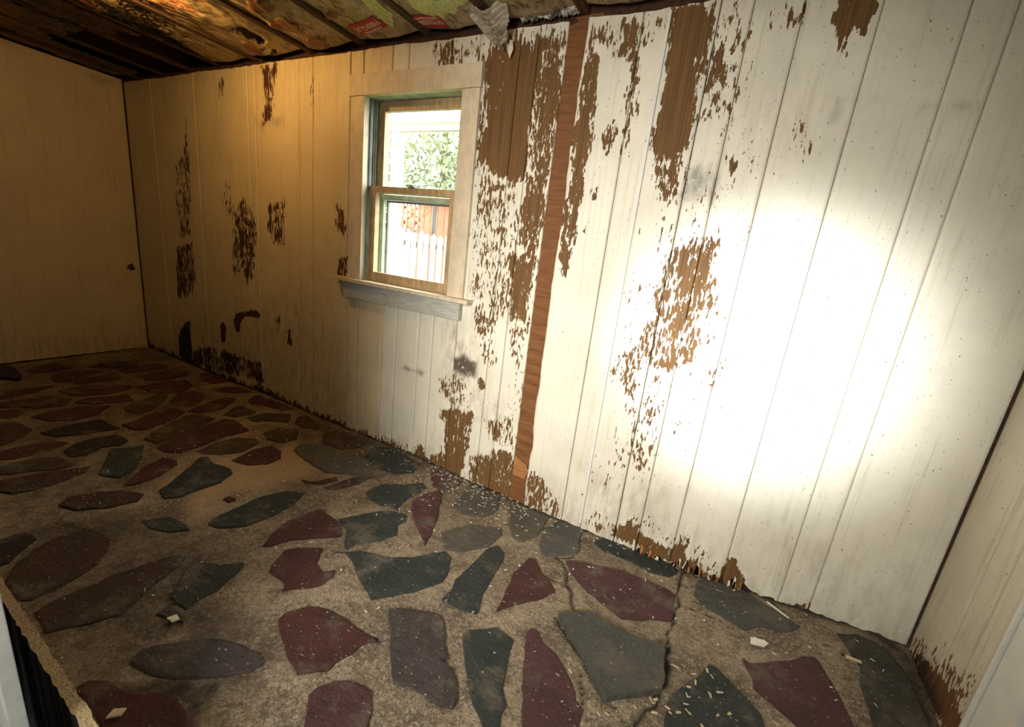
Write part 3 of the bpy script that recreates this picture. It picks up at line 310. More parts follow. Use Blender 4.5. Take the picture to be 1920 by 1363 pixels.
STONE = dict(r=stone_material('maroon_slate', (0.100, 0.031, 0.024), (0.063, 0.022, 0.018)), m=stone_material('plum_slate', (0.122, 0.046, 0.046), (0.074, 0.031, 0.033)),
    g=stone_material('green_slate', (0.046, 0.056, 0.049), (0.027, 0.035, 0.032)), p=stone_material('purple_slate', (0.089, 0.067, 0.065), (0.056, 0.043, 0.041)),
    b=stone_material('brown_slate', (0.089, 0.056, 0.031), (0.056, 0.033, 0.021)), d=stone_material('dark_slate', (0.037, 0.022, 0.016), (0.021, 0.013, 0.010)),
    t=stone_material('tan_slate', (0.141, 0.122, 0.092), (0.096, 0.081, 0.063)), s=stone_material('grey_slate', (0.111, 0.107, 0.092), (0.074, 0.074, 0.067)),
    v=stone_material('dusty_maroon_slate', (0.078, 0.038, 0.025), (0.052, 0.030, 0.019)),
    h=stone_material('olive_slate', (0.074, 0.070, 0.052), (0.044, 0.043, 0.033)))

# ------------------------------------------------------------------ floor
FX = [.2, 1.27, 1.75, 2.4, 3.3, 3.7, 4.44, 4.86, 5.14, 5.33, 5.65]; FZ = [.015, 0, .012, 0, 0, -.024, -.027, -.027, -.005, .016, .04]
def fh(x, y): return np.interp(x, FX, FZ) * np.clip(1 + np.asarray(y) / .7, 0, 1)
st_ = .009
xs = np.arange(-.02, XR + .03, st_); ys = np.arange(-1.685, .03, st_)
X, Y = np.meshgrid(xs, ys, indexing='ij'); x = X.ravel(); y = Y.ravel()
A = np.zeros((len(x), 3)); z = fh(x, y) + (vnoise(x, y, 9, 3, 3) - .5) * .010 - .003
for wd, pl in CRACKS:
    d = sdline(x + (vnoise(x, y, 28, 5) - .5) * .02, y + (vnoise(x, y, 28, 6) - .5) * .02, pl)
    c = np.clip(1.25 - d / (wd * .62), 0, 1); A[:, 0] = np.maximum(A[:, 0], c); z -= c * .006
for a, so, p in FGRIME:
    d = sdpoly(x, y, p) + (vnoise(x, y, 12, 9, 3) - .5) * so * 1.6; t = np.clip((d + so) / (2 * so), 0, 1); t = t * t * (3 - 2 * t)
    ch = 1 if a > 0 else 2; A[:, ch] = np.maximum(A[:, ch], abs(a) * t)
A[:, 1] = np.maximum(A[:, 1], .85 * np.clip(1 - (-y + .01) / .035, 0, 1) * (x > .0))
ni, nj = len(xs), len(ys); ii, jj = np.meshgrid(np.arange(ni - 1), np.arange(nj - 1), indexing='ij'); b0 = (ii * nj + jj).ravel()
floor = struct(meshgrid_obj('floor', np.c_[x, y, z], np.c_[b0, b0 + nj, b0 + nj + 1, b0 + 1], MORTAR, None, A, smooth=True), 'crazy paved floor of maroon and green slate set in tan mortar')
def offset_ring(p, d):
    p = np.array(p); a = np.roll(p, 1, 0); b = np.roll(p, -1, 0); t = b - a; nrm = np.c_[-t[:, 1], t[:, 0]]; nrm /= np.linalg.norm(nrm, axis=1)[:, None] + 1e-9
    return p + nrm * d
def stone_bm(pts, top, jit, zf, thick=.012, bev=.006):
    p = np.array(pts)
    if np.sum(p[:, 0] * np.roll(p[:, 1], -1) - np.roll(p[:, 0], -1) * p[:, 1]) < 0: p = p[::-1]
    q = []
    for i in range(len(p)):
        a, b = p[i], p[(i + 1) % len(p)]; L = np.hypot(*(b - a)); m = max(1, int(L / .028))
        nn = np.array([-(b - a)[1], (b - a)[0]]) / (L + 1e-9)
        for s in range(m):
            t = s / m; q.append(a + (b - a) * t + (nn * random.uniform(-jit, jit) if s else 0))
    q = np.array(q); bm = bmesh.new(); rings = []
    for d, h in ((0, -thick), (0, top - .003), (bev, top)):
        r = offset_ring(q, d); rings.append([bm.verts.new((u, v, float(zf(u, v)) + h)) for u, v in r])
    n = len(q)
    for r0, r1 in zip(rings[:-1], rings[1:]):
        for i in range(n): bm.faces.new((r0[i], r0[(i + 1) % n], r1[(i + 1) % n], r1[i]))
    bm.faces.new(rings[-1]); return bm
for col, pts in STONES:
    pts = [(max(.004, min(XR - .004, a)), max(-1.9, min(-.004, b))) for a, b in pts]
    area_ = abs(sum(pts[i][0] * pts[i - 1][1] - pts[i - 1][0] * pts[i][1] for i in range(len(pts)))) / 2
    o = from_bm('stone', stone_bm(pts, .0045 + random.uniform(-.001, .003), .004, fh, .02, min(.006, .06 * math.sqrt(area_))), STONE[col], floor)
# loose slab standing proud of its bed
slab = from_bm('flagstone', stone_bm(SLAB, .022, .0015, lambda u, v: fh(u, v) + .006 * (4.95 - u), .022, .003), STONE['s'], None)
tag(slab, 'loose grey flagstone lifted out of the cracked mortar', 'stone')

# ------------------------------------------------------------------ walls of grooved planks
def bottom(x, seed=0):
    return fh(x, 0 * x) + .004 + .010 * vnoise(x, 0 * x, 60, 11 + seed) ** 2
def plank(parent, mat, u0, u1, z0f, z1f, to_world, wearf, base=0.0, warp=None, hole=None, step=.008, edge=.0045, lean=None, gd=1.0, gp=.0012):
    n = max(2, int(round((u1 - u0) / step))); inner = np.linspace(u0 + edge, u1 - edge, n)
    us = np.r_[u0 + gp, u0 + gp, u0 + gp + .0008, inner, u1 - gp - .0008, u1 - gp, u1 - gp]
    dep = np.r_[-.012, -.006 * gd, -.004 * gd, np.zeros(n), -.004 * gd, -.006 * gd, -.012]
    m = int(2.25 / step); T = np.linspace(0, 1, m)
    U, TT = np.meshgrid(us, T, indexing='ij'); D = np.repeat(dep[:, None], m, 1)
    zb = z0f(U); Z = zb + (z1f(U) - zb) * TT; u = U.ravel(); zz = Z.ravel()
    if lean is not None: u = u + lean(u, zz)
    w = wearf(u, zz); d = D.ravel() + base
    if warp is not None: d = d + warp(u, zz)
    d = d - .0012 * np.clip((w[:, 0] - .52) * 12, 0, 1)
    Vv = to_world(u, d, zz); nu = len(us)
    ii, jj = np.meshgrid(np.arange(nu - 1), np.arange(m - 1), indexing='ij'); b0 = (ii * m + jj).ravel()
    F = np.c_[b0, b0 + m, b0 + m + 1, b0 + 1]
    if hole is not None:
        cu = u[F].mean(1); cz = zz[F].mean(1); F = F[~((cu > hole[0]) & (cu < hole[1]) & (cz > hole[2]) & (cz < hole[3]))]
    o = meshgrid_obj('plank', Vv, F, mat, parent, w); return o
HOLE = (2.765, 3.455, 1.0, 2.035)
ZT = 2.246
wall_back = empty('wall_back'); struct(wall_back, 'long wall of peeling cream painted grooved planks with a small window')
def seg(lo, hi, m=DARK_WOOD, nm='backing'): return box(nm, lo, hi, m, wall_back)
seg((-.1, .016, -.06), (HOLE[0], .13, 2.52)); seg((HOLE[1], .016, -.06), (XR + .1, .13, 2.52))
seg((HOLE[0], .016, -.06), (HOLE[1], .13, HOLE[2])); seg((HOLE[0], .016, HOLE[3]), (HOLE[1], .13, 2.52))
back_world = lambda u, d, zz: np.c_[u, -d, zz]
zt_ = lambda U: ZT + .003 * np.sin(U * 7) + .006 * vnoise(U, 0 * U, 25, 4)
def wear_back(u, zz):
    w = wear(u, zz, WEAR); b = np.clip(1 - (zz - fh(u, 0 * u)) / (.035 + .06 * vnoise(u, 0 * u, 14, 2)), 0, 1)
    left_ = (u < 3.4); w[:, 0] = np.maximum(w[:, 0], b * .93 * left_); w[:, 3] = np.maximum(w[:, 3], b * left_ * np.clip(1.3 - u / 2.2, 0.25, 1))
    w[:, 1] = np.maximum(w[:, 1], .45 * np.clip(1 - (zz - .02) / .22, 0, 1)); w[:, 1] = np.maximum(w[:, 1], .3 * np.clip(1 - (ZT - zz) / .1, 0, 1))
    w[:, 0] = coverage(np.maximum(w[:, 0], .004 + .03 * vnoise(u, zz, 4, 8) ** 2), u, zz); return w
LEFT = [.004, .441, 1.05, 1.685, 1.766, 2.205, 2.334, 2.650, 2.752, 2.964, 3.074, 3.245, 3.347, 3.507, 3.725, 3.816, 3.952]
RIGHT = [4.050, 4.268, 4.374, 4.547, 4.657, 4.815, 5.033, 5.250, 5.355, XR - .004]
def ripple(u, zz):                             # delaminated veneer ridges
    a = np.sin(u * 230 + zz * 6) * .0016
    r1 = np.clip(1 - ((u - 4.12) / .10) ** 2, 0, 1) * np.clip(1 - ((zz - .35) / .75) ** 2, 0, 1)
    r2 = np.clip(1 - ((u - 2.75) / .45) ** 2, 0, 1) * np.clip(1 - ((zz - .06) / .16) ** 2, 0, 1)
    r3 = np.clip(1 - ((u - 1.9) / .6) ** 2, 0, 1) * np.clip(1 - ((zz - 1.8) / .5) ** 2, 0, 1) * .6
    r4 = np.clip(1 - ((u - 4.17) / .10) ** 2, 0, 1) * np.clip(1 - ((zz - 1.55) / .35) ** 2, 0, 1)
    return a * (r1 + r2 + r3 + r4) + (vnoise(u, zz, 5, 21) - .5) * .003
for a, b in zip(LEFT[:-1], LEFT[1:]):
    plank(wall_back, PAINT if a > 2.9 else PAINT_WARM, a, b, bottom, zt_, back_world, wear_back, random.uniform(0, .0012), ripple, HOLE)
def right_warp(u, zz):                         # the right hand sheet stands proud and bows at its free edge
    e = np.clip(1 - (u - 4.05) / .22, 0, 1)
    return .009 + e ** 2 * (.006 + .012 * np.exp(-((zz - .9) / .5) ** 2)) + ripple(u, zz)
TORN = lambda u: np.clip(1 - np.abs(u - 4.95) / .42, 0, 1) * (vnoise(u, 0 * u, 70, 33) > .52) * .06 * vnoise(u, 0 * u, 25, 35)
for i, (a, b) in enumerate(zip(RIGHT[:-1], RIGHT[1:])):
    lean = (lambda u, zz: (-.012 * (zz / 2.2) + (vnoise(zz, 0 * zz, 9, 17, 3) - .5) * .014) * np.clip(1 - (u - 4.05) / .05, 0, 1)) if i == 0 else None
    plank(wall_back, PAINT, a, b, lambda U: bottom(U, 3) + TORN(U), zt_, back_world, wear_back, random.uniform(0, .001) + (.003 if i == 2 else 0), right_warp, None, lean=lean, edge=.0045 if i < 4 else .0028, gd=1.0 if i < 4 else .6, gp=.0012 if i < 4 else .0008)
# bead covering one joint of the right hand sheet
bb = bmesh.new(); box_bm(bb, (4.366, -.022, .01), (4.378, -.008, ZT - .01), .004); from_bm('joint_bead', bb, WHITE_TRIM, wall_back)
# strip of brown boarding that shows in the open joint
us = np.linspace(3.93, 4.10, 20); zs = np.linspace(-.03, 2.27, 380); U, Z = np.meshgrid(us, zs, indexing='ij'); u = U.ravel(); zz = Z.ravel()
d = -.006 + .003 * np.sin(zz * 88 + 3 * vnoise(u, zz, 5, 41) * 3 + u * 12) * np.clip((1.55 - zz) / .3, .12, 1) * (zz > .22) + .0025 * (vnoise(u, zz, 12, 42, 2) - .5)
m = len(zs); ii, jj = np.meshgrid(np.arange(len(us) - 1), np.arange(m - 1), indexing='ij'); b0 = (ii * m + jj).ravel()
meshgrid_obj('exposed_board', back_world(u, d, zz), np.c_[b0, b0 + m, b0 + m + 1, b0 + 1], BROWN_WOOD, wall_back, smooth=True)
bb = bmesh.new(); prism(bb, [(3.957, .105), (4.03, .10), (4.045, .155), (4.03, .185), (3.957, .215)], 0, .006)
bmesh.ops.transform(bb, matrix=Matrix(((1, 0, 0, 0), (0, 0, -1, .004), (0, 1, 0, .02), (0, 0, 0, 1))), verts=bb.verts); from_bm('splintered_block', bb, STAIN_BLOCK, wall_back)
# torn strips left hanging along the bottom edge
for i in range(26):
    u0 = random.choice([random.uniform(4.62, 4.95), random.uniform(4.9, 5.22)]); w_ = random.uniform(.004, .016); h_ = random.uniform(.02, .07)
    zb = float(fh(u0, 0)) + .003; bb = bmesh.new(); tilt = random.uniform(-.008, .008)
    lo = [(u0, zb), (u0 + w_, zb + random.uniform(0, .01)), (u0 + w_ * .8 + tilt, zb + h_ * random.uniform(.7, 1)), (u0 + tilt, zb + h_)]
    prism(bb, lo, .0165, .019); bmesh.ops.transform(bb, matrix=Matrix(((1, 0, 0, 0), (0, 0, -1, 0), (0, 1, 0, 0), (0, 0, 0, 1))), verts=bb.verts)
    from_bm('torn_splinter', bb, [PAINT, BROWN_WOOD, STAIN_BLOCK][i % 3], wall_back)

# right wall
wall_right = empty('wall_right'); struct(wall_right, 'short stained cream plank wall on the right with rotted bottom edge')
box('backing', (XR + .014, -1.75, -.06), (XR + .1, .0, 2.35), DARK_WOOD, wall_right)
right_world = lambda u, d, zz: np.c_[XR - d, -u, zz]
def wear_right(u, zz):
    w = wear(u, zz, WEAR_RIGHT); w[:, 1] = np.maximum(w[:, 1], .3 * np.clip(1 - zz / .5, 0, 1)); w[:, 0] = coverage(w[:, 0], u, zz); return w
for a, b in zip([.011, .225, .33], [.225, .33, .452]):
    plank(wall_right, PAINT_SIDE, a, b, lambda U: .03 + .012 * vnoise(U, 0 * U, 30, 51), lambda U: 2.26 + 0 * U, right_world, wear_right, 0)
trim = struct(empty('trim_1'), 'white moulded door casing on the right wall')
box('casing_edge', (XR - .024, -.468, .0), (XR + .014, -.452, 2.26), WHITE_TRIM, trim, .005)
box('casing_board', (XR - .017, -.60, .0), (XR + .014, -.471, 2.26), WHITE_TRIM, trim, .003)
box('door_slab', (XR + .0, -1.45, .0), (XR + .03, -.602, 2.26), WHITE_TRIM, trim, .002)

# left wall
wall_left = empty('wall_left'); struct(wall_left, 'plain dim cream panelled end wall on the left with a knot hole')
box('backing', (-.1, -1.85, -.06), (-.014, .1, 2.5), DARK_WOOD, wall_left)
left_world = lambda u, d, zz: np.c_[d, -u, zz]
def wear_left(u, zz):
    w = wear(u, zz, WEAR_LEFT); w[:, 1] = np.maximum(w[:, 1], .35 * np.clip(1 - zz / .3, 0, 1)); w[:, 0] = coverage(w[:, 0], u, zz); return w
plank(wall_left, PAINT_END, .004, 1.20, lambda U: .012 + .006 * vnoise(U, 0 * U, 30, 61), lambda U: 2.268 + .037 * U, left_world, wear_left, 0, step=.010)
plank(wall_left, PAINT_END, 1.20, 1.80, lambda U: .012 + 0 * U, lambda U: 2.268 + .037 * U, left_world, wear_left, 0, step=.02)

# front wall beside the doorway the camera looks through, and an added unseen hall shell that keeps the sky out
wall_front = struct(box('wall_front', (-.1, -1.92, -.3), (3.70, -1.80, 2.5), BLACK_MAT), 'front wall left of the doorway')
jamb = struct(box('trim_2', (3.35, -1.80, -.3), (3.785, -1.775, 2.4), JAMB_MAT, None, .002), 'white door casing at the lower left edge')
box('wall_skyblock_left', (2.9, -3.9, -.3), (3.0, -1.92, 2.5), WHITE_TRIM)['kind'] = 'structure'
box('wall_skyblock_right', (6.2, -3.9, -.3), (6.3, -1.75, 2.5), WHITE_TRIM)['kind'] = 'structure'
box('wall_skyblock_back', (2.9, -4.0, -.3), (6.3, -3.9, 2.5), WHITE_TRIM)['kind'] = 'structure'
box('ceiling_skyblock', (2.9, -4.0, 2.45), (6.3, -1.8, 2.55), WHITE_TRIM)['kind'] = 'structure'
box('floor_skyblock', (-.1, -4.0, -.36), (6.3, -1.70, -.30), BLACK_MAT)['kind'] = 'structure'

# ------------------------------------------------------------------ ceiling
ceiling = struct(empty('ceiling'), 'open ceiling of old joists with torn kraft faced insulation between them')
box('roof_deck', (-.15, -1.95, 2.50), (XR + .6, .25, 2.56), DARK_WOOD, ceiling)
cz = lambda y_: 2.272 - .037 * y_                # underside of the joists rises towards the room
def sloped_box(name, x0, x1, y0, y1, h0, h1, mat, parent, bevel=.003):
    bm = box_bm(bmesh.new(), (x0, y0, h0), (x1, y1, h1), bevel)
    for v in bm.verts: v.co.z += -.037 * v.co.y
    return from_bm(name, bm, mat, parent)
JO = [.22, .60, .98, 1.36, 1.79, 2.325, 2.737, 3.20, 3.60, 4.02, 4.45, 4.86, 5.28]
for i, jx in enumerate(JO): sloped_box('joist', jx - .02, jx + .02, -1.80, .02, 2.268 + random.uniform(-.003, .003), 2.42, JOIST_WOOD if i > 3 else DARK_WOOD, ceiling)
for i in range(12): sloped_box('deck_board', -.02 + i * .115, .09 + i * .115, -1.80, .0, 2.38 + random.uniform(0, .012), 2.40, DARK_WOOD, ceiling)
tp = struct(box('trim_3', (-.05, .006, 2.235), (XR + .1, .09, 2.31), DARK_WOOD, None, .004), 'dark sooty top plate above the plank wall')
def paper_material():
    k = M('kraft_paper_facing', .5, .4); S, B, Yl, W = k.attr()
    n = k.noise(12, 5, .6); f = k.noise(1, 6, .75, k.map(180, 60, 60)); edge = k.math('MULTIPLY', k.math('SUBTRACT', k.noise(45, 4, .6), .5), .7)
    c = k.mix(k.ramp(n, .3, .75), (.45, .335, .18), (.23, .15, .07))
    cr = k.ramp(k.noise(1, 5, .68, k.map(34, 13, 20)), .53, .63, 0, .8); c = k.mix(cr, c, (.085, .042, .02))
    c = k.mix(k.ramp(k.noise(1, 5, .7, k.map(9, 5, 9, (4, 2, 0))), .57, .63, 0, .85), c, (.10, .045, .02))
    c = k.mix(k.ramp(k.noise(1, 2, .5, k.map(70, 35, 50)), .70, .73), c, (.62, .52, .36))
    T = lambda s_: k.ramp(k.math('ADD', s_, edge), .42, .52)
    c = k.mix(T(S), c, k.mix(n, (.24, .085, .03), (.10, .035, .016))); c = k.mix(T(Yl), c, k.mix(k.ramp(f, .35, .65), (.78, .78, .33), (.40, .42, .11)))
    c = k.mix(T(W), c, (.62, .56, .42)); c = k.mix(T(B), c, (.006, .004, .003)); k.color(c)
    k.bump(k.math('ADD', k.noise(1, 5, .6, k.map(25, 8, 15)), k.math('MULTIPLY', f, k.math('MULTIPLY', Yl, .8))), .02, .7); return k.m
KRAFT = paper_material()
def batt_z(u, v, x0, x1, seed):
    t = (u - x0) / (x1 - x0); return 2.282 - .037 * v - .016 * np.sin(np.pi * np.clip(t, 0, 1)) + (vnoise(u * 1.6, v * .8, 12, seed, 3) - .5) * .026 * np.clip((np.abs(v + .13) - .07) / .08, .3, 1) + .03 * np.clip(1 + v / .05, 0, 1) ** 2
batts = {}
for i, (a, b) in enumerate(zip(JO[3:], JO[4:] + [XR])):
    x0, x1 = a + .021, b - .021; us = np.linspace(x0, x1, max(8, int((x1 - x0) / .011))); vs_ = np.linspace(-1.78, -.012, 160)
    U, V = np.meshgrid(us, vs_, indexing='ij'); u, v = U.ravel(), V.ravel(); W = wear(u, v, CSTAIN)
    z = batt_z(u, v, x0, x1, 70 + i) - .012 * (W[:, 0] > .5) + .03 * (W[:, 1] > .6) - .012 * W[:, 2]
    m = len(vs_); ii, jj = np.meshgrid(np.arange(len(us) - 1), np.arange(m - 1), indexing='ij'); b0 = (ii * m + jj).ravel()
    batts[i] = (meshgrid_obj('insulation_batt', np.c_[u, v, z], np.c_[b0, b0 + m, b0 + m + 1, b0 + 1], KRAFT, ceiling, W, smooth=True), x0, x1, 70 + i)
# torn remnants of paper hanging in the bare bays at the left
for s, (x0, x1, y0, y1, zz) in enumerate([(.02, .40, -1.0, -.04, 2.275), (.35, .95, -1.7, -.55, 2.27), (.98, 1.34, -1.6, -.42, 2.268)]):
    us = np.linspace(x0, x1, 40); vs_ = np.linspace(y0, y1, 80); U, V = np.meshgrid(us, vs_, indexing='ij'); u, v = U.ravel(), V.ravel()
    z = zz - .037 * v - .02 * vnoise(u, v, 10, 90 + s, 3) + .012; W = wear(u, v, CSTAIN); W[:, 0] = np.maximum(W[:, 0], .75)
    m = len(vs_); ii, jj = np.meshgrid(np.arange(39), np.arange(m - 1), indexing='ij'); b0 = (ii * m + jj).ravel(); F = np.c_[b0, b0 + m, b0 + m + 1, b0 + 1]
    cu, cv = u[F].mean(1), v[F].mean(1); rag = vnoise(cu, cv, 9, 95 + s, 3); ed = np.minimum(np.minimum(cu - x0, x1 - cu) * 6, np.minimum(cv - y0, y1 - cv) * 4)
    F = F[(rag + np.clip(ed, 0, .5)) > .55]
    meshgrid_obj('torn_paper', np.c_[u, v, z], F, KRAFT, ceiling, W, smooth=True)
RED = simple('red_label_ink', (.42, .012, .018), .8, 20, .5, 0)
INK = simple('label_white_ink', (.78, .62, .52), .9, 20, .5, 0)
def brand_label(bi, cx, cy, ang, wd, hg, flip):
    batt, x0, x1, seed = batts[bi]; ca, sa = math.cos(ang), math.sin(ang)
    def place(lx, ly, off):                      # label axes lie on the batt's underside
        gx = cx + ca * lx - sa * ly; gy = cy + sa * lx + ca * ly
        return gx, gy, float(batt_z(np.array([gx]), np.array([gy]), x0, x1, seed)[0]) - .0025 - off
    bm = bmesh.new(); n, m = 24, 10; vv = [[bm.verts.new(place((i / n - .5) * wd, (j / m - .5) * hg, .0005)) for j in range(m + 1)] for i in range(n + 1)]
    for i in range(n):
        for j in range(m): bm.faces.new((vv[i][j], vv[i + 1][j], vv[i + 1][j + 1], vv[i][j + 1]))
    from_bm('paper_label', bm, RED, batt)
    for txt, size, dy in (('FIBERGLAS', .048, -.020), ('OWENS/CORNING', .0185, .024)):
        cu = bpy.data.curves.new('label_lettering', 'FONT'); cu.body = txt; cu.size = size; cu.align_x = 'CENTER'; cu.offset = .0006
        t = bpy.data.objects.new('label_lettering', cu); COL.objects.link(t)
        me = bpy.data.meshes.new_from_object(t, depsgraph=bpy.context.evaluated_depsgraph_get()); bpy.data.objects.remove(t)
        W_ = max(v.co.x for v in me.vertices) - min(v.co.x for v in me.vertices); f_ = min(1, wd * .86 / W_)
        if txt == 'FIBERGLAS': f_ = wd * .88 / W_
        bm = bmesh.new(); bm.from_mesh(me); bmesh.ops.triangulate(bm, faces=bm.faces)
        s_ = -1 if flip else 1
        for v in bm.verts:
            lx, ly = v.co.x * f_, v.co.y + dy
            v.co = place(s_ * lx, -s_ * ly, .0022)   # seen from below: up on the label points into the room
        from_bm('label_lettering', bm, INK, batt)
BI = lambda q: [i for i, (o, x0, x1, s) in batts.items() if x0 < q < x1][0]
brand_label(BI(2.9), 2.935, -.156, math.radians(-13), .235, .088, True)
brand_label(BI(3.3), 3.288, -.110, math.radians(1), .165, .100, False)

# ------------------------------------------------------------------ window
win = struct(empty('window_1'), 'small double hung window in cream casing looking out on a fence')
def wb(name, lo, hi, mat=TRIM_MAT, parent=win, bev=.002): return box(name, lo, hi, mat, parent, bev)
wb('head_casing', (2.668, -.024, 2.020), (3.545, .014, 2.126)); wb('side_casing', (2.676, -.020, 1.017), (2.782, .014, 2.019)); wb('side_casing', (3.438, -.020, 1.017), (3.540, .014, 2.019))
stool = wb('window_sill', (2.575, -.062, .996), (3.600, .10, 1.017), TRIM_MAT); wb('apron', (2.660, -.036, .900), (3.538, .0, .9955), APRON_MAT)
wb('jamb', (2.765, .0145, 1.017), (2.782, .17, 2.036), STORM_MAT); wb('jamb', (3.438, .0145, 1.017), (3.455, .17, 2.036)); wb('head_jamb', (2.782, .0145, 2.020), (3.438, .17, 2.036), STORM_MAT)
for q in (.022, .050): 
    wb('sash_track', (2.782, q, 1.54), (2.790, q + .012, 2.020), TRACK_MAT); wb('sash_track', (3.430, q, 1.54), (3.438, q + .012, 2.020), TRACK_MAT)
wb('parting_stop', (2.782, .064, 1.017), (2.794, .074, 2.020), STORM_MAT); wb('parting_stop', (3.426, .064, 1.017), (3.438, .074, 2.020), STORM_MAT)
def sash(y0, y1, z0, z1, rail0, rail1, stile):
    s = empty('sash'); s.parent = win
    wb('stile', (2.795, y0, z0), (2.795 + stile, y1, z1), SASH_MAT, s); wb('stile', (3.425 - stile, y0, z0), (3.425, y1, z1), SASH_MAT, s)
    wb('rail', (2.795 + stile, y0, z0), (3.425 - stile, y1, z0 + rail0), SASH_MAT, s); wb('rail', (2.795 + stile, y0, z1 - rail1), (3.425 - stile, y1, z1), SASH_MAT, s)
    ym = (y0 + y1) / 2; wb('pane', (2.795 + stile - .004, ym - .0015, z0 + rail0 - .004), (3.425 - stile + .004, ym + .0015, z1 - rail1 + .004), GLASS, s, 0)
    return s
sash(.078, .108, 1.530, 2.018, .030, .052, .048)
lo_s = sash(.026, .060, 1.018, 1.562, .055, .034, .048)
bm = box_bm(bmesh.new(), (3.085, .018, 1.562), (3.135, .05, 1.568), .001); box_bm(bm, (3.10, .022, 1.568), (3.118, .045, 1.577), .002); box_bm(bm, (3.07, .026, 1.571), (3.12, .034, 1.577), .001); from_bm('sash_lock', bm, TRACK_MAT, lo_s)
for nm, lo, hi in (('storm_frame', (2.782, .125, 1.017), (2.812, .15, 2.02)), ('storm_frame', (3.408, .125, 1.017), (3.438, .15, 2.02)), ('storm_frame', (2.812, .125, 1.985), (3.408, .15, 2.02)), ('storm_frame', (2.812, .125, 1.50), (3.408, .15, 1.53)), ('storm_frame', (2.812, .125, 1.017), (3.408, .15, 1.05))): wb(nm, lo, hi, STORM_MAT)
wb('storm_screen_edge', (2.812, .15, 1.05), (2.824, .165, 1.50), TRACK_MAT); wb('storm_screen_edge', (2.824, .15, 1.488), (3.408, .165, 1.50), TRACK_MAT)

# ------------------------------------------------------------------ outside the window
GREYW = simple('grey_weathered_wood', (.44, .42, .37), .6, 5, .8, .002, 9, 9, 1); REDW = simple('rust_red_boards', (.42, .17, .10), .6, 5, .8, .002, 9, 9, 1); WHITEW = simple('white_porch_paint', (.75, .76, .70), .85, 4, .6, .001)
PIPE = simple('dark_gate_bar', (.05, .05, .05), .7, 9, .5, 0); GRASS = simple('rough_lawn', (.16, .21, .07), .5, 9, .9, .01); LEAF = simple('tree_leaves', (.20, .25, .13), .5, 3, .6, 0); BARK = simple('tree_bark', (.12, .09, .06), .5, 12, .9, .01)
gnd = struct(box('ground', (-14, .14, -.5), (10, 16, -.12), GRASS), 'lawn outside the window')
beam = empty('porch_beam', (0, 1.6, 2.4)); tag(beam, 'white porch beam crossing the top of the window view', 'beam')
def sub(name, lo, hi, mat, par, bev=.002):
    o = box(name, lo, hi, mat, None, bev); o.data.transform(Matrix.Translation(-par.location)); o.parent = par; return o
sub('fascia_board', (.2, 1.60, 2.36), (3.4, 1.64, 2.50), WHITEW, beam); sub('soffit_board', (.2, 1.64, 2.46), (3.4, 2.3, 2.49), WHITEW, beam); sub('lower_rail', (.2, 1.61, 2.29), (3.4, 1.66, 2.335), GREYW, beam)
pst = tag(box('porch_post', (1.40, 1.62, -.12), (1.50, 1.70, 2.288), WHITEW, None, .004), 'pale porch post seen through the upper pane', 'post')
fence = empty('picket_fence', (0, 3.0, -.12)); tag(fence, 'grey weathered picket fence seen through the lower pane', 'fence')
for i in range(26):
    px = -1.2 + i * .115 + random.uniform(-.012, .012); bm = bmesh.new(); t = random.uniform(-.02, .02); h = 1.385 + random.uniform(-.03, .02); w_ = .078
    prism(bm, [(px, -.12), (px + w_, -.12), (px + w_ + t, h - .04), (px + w_ / 2 + t, h), (px + t, h - .04)], -.011, .011)
    bmesh.ops.transform(bm, matrix=Matrix(((1, 0, 0, 0), (0, 0, -1, 0), (0, 1, 0, .12), (0, 0, 0, 1))), verts=bm.verts); from_bm('picket', bm, GREYW, fence)
for zz in (.25, 1.18): sub('fence_rail', (-1.3, 3.02, zz), (1.9, 3.06, zz + .08), GREYW, fence)
gate = empty('lattice_gate', (0, 3.4, 1.3)); tag(gate, 'rusty red lattice gate beyond the picket fence', 'gate')
for i in range(9): sub('gate_slat', (-.28 + i * .075, 3.40, 1.36), (-.25 + i * .075, 3.42, 1.78), REDW, gate)
for i in range(5):
    bm = box_bm(bmesh.new(), (-.26, -.01, -.012), (.26, .01, .012), 0); bmesh.ops.rotate(bm, cent=(0, 0, 0), matrix=Matrix.Rotation(math.radians(42 if i % 2 else -42), 3, 'Y'), verts=bm.verts)
    o = from_bm('gate_brace', bm, REDW, gate); o.location = (-.2 + i * .12, .03, .27)
for q in (-.45, .55): sub('gate_post', (q, 3.385, -.14), (q + .04, 3.425, 1.80), PIPE, gate)
sub('top_bar', (-.6, 3.38, 1.785), (.9, 3.43, 1.825), PIPE, gate)
shed = empty('shed', (0, 4.2, -.12)); tag(shed, 'rust red boarded shed wall behind the gate', 'shed')
for i in range(9): sub('board', (-.42 + i * .14, 4.20, -.12), (-.287 + i * .14, 4.23, 1.93), REDW, shed)
sub('roof', (-.7, 4.0, 1.93), (1.1, 5.2, 1.98), GREYW, shed); sub('side_wall', (-.42, 4.24, -.12), (.84, 5.1, 1.92), REDW, shed)
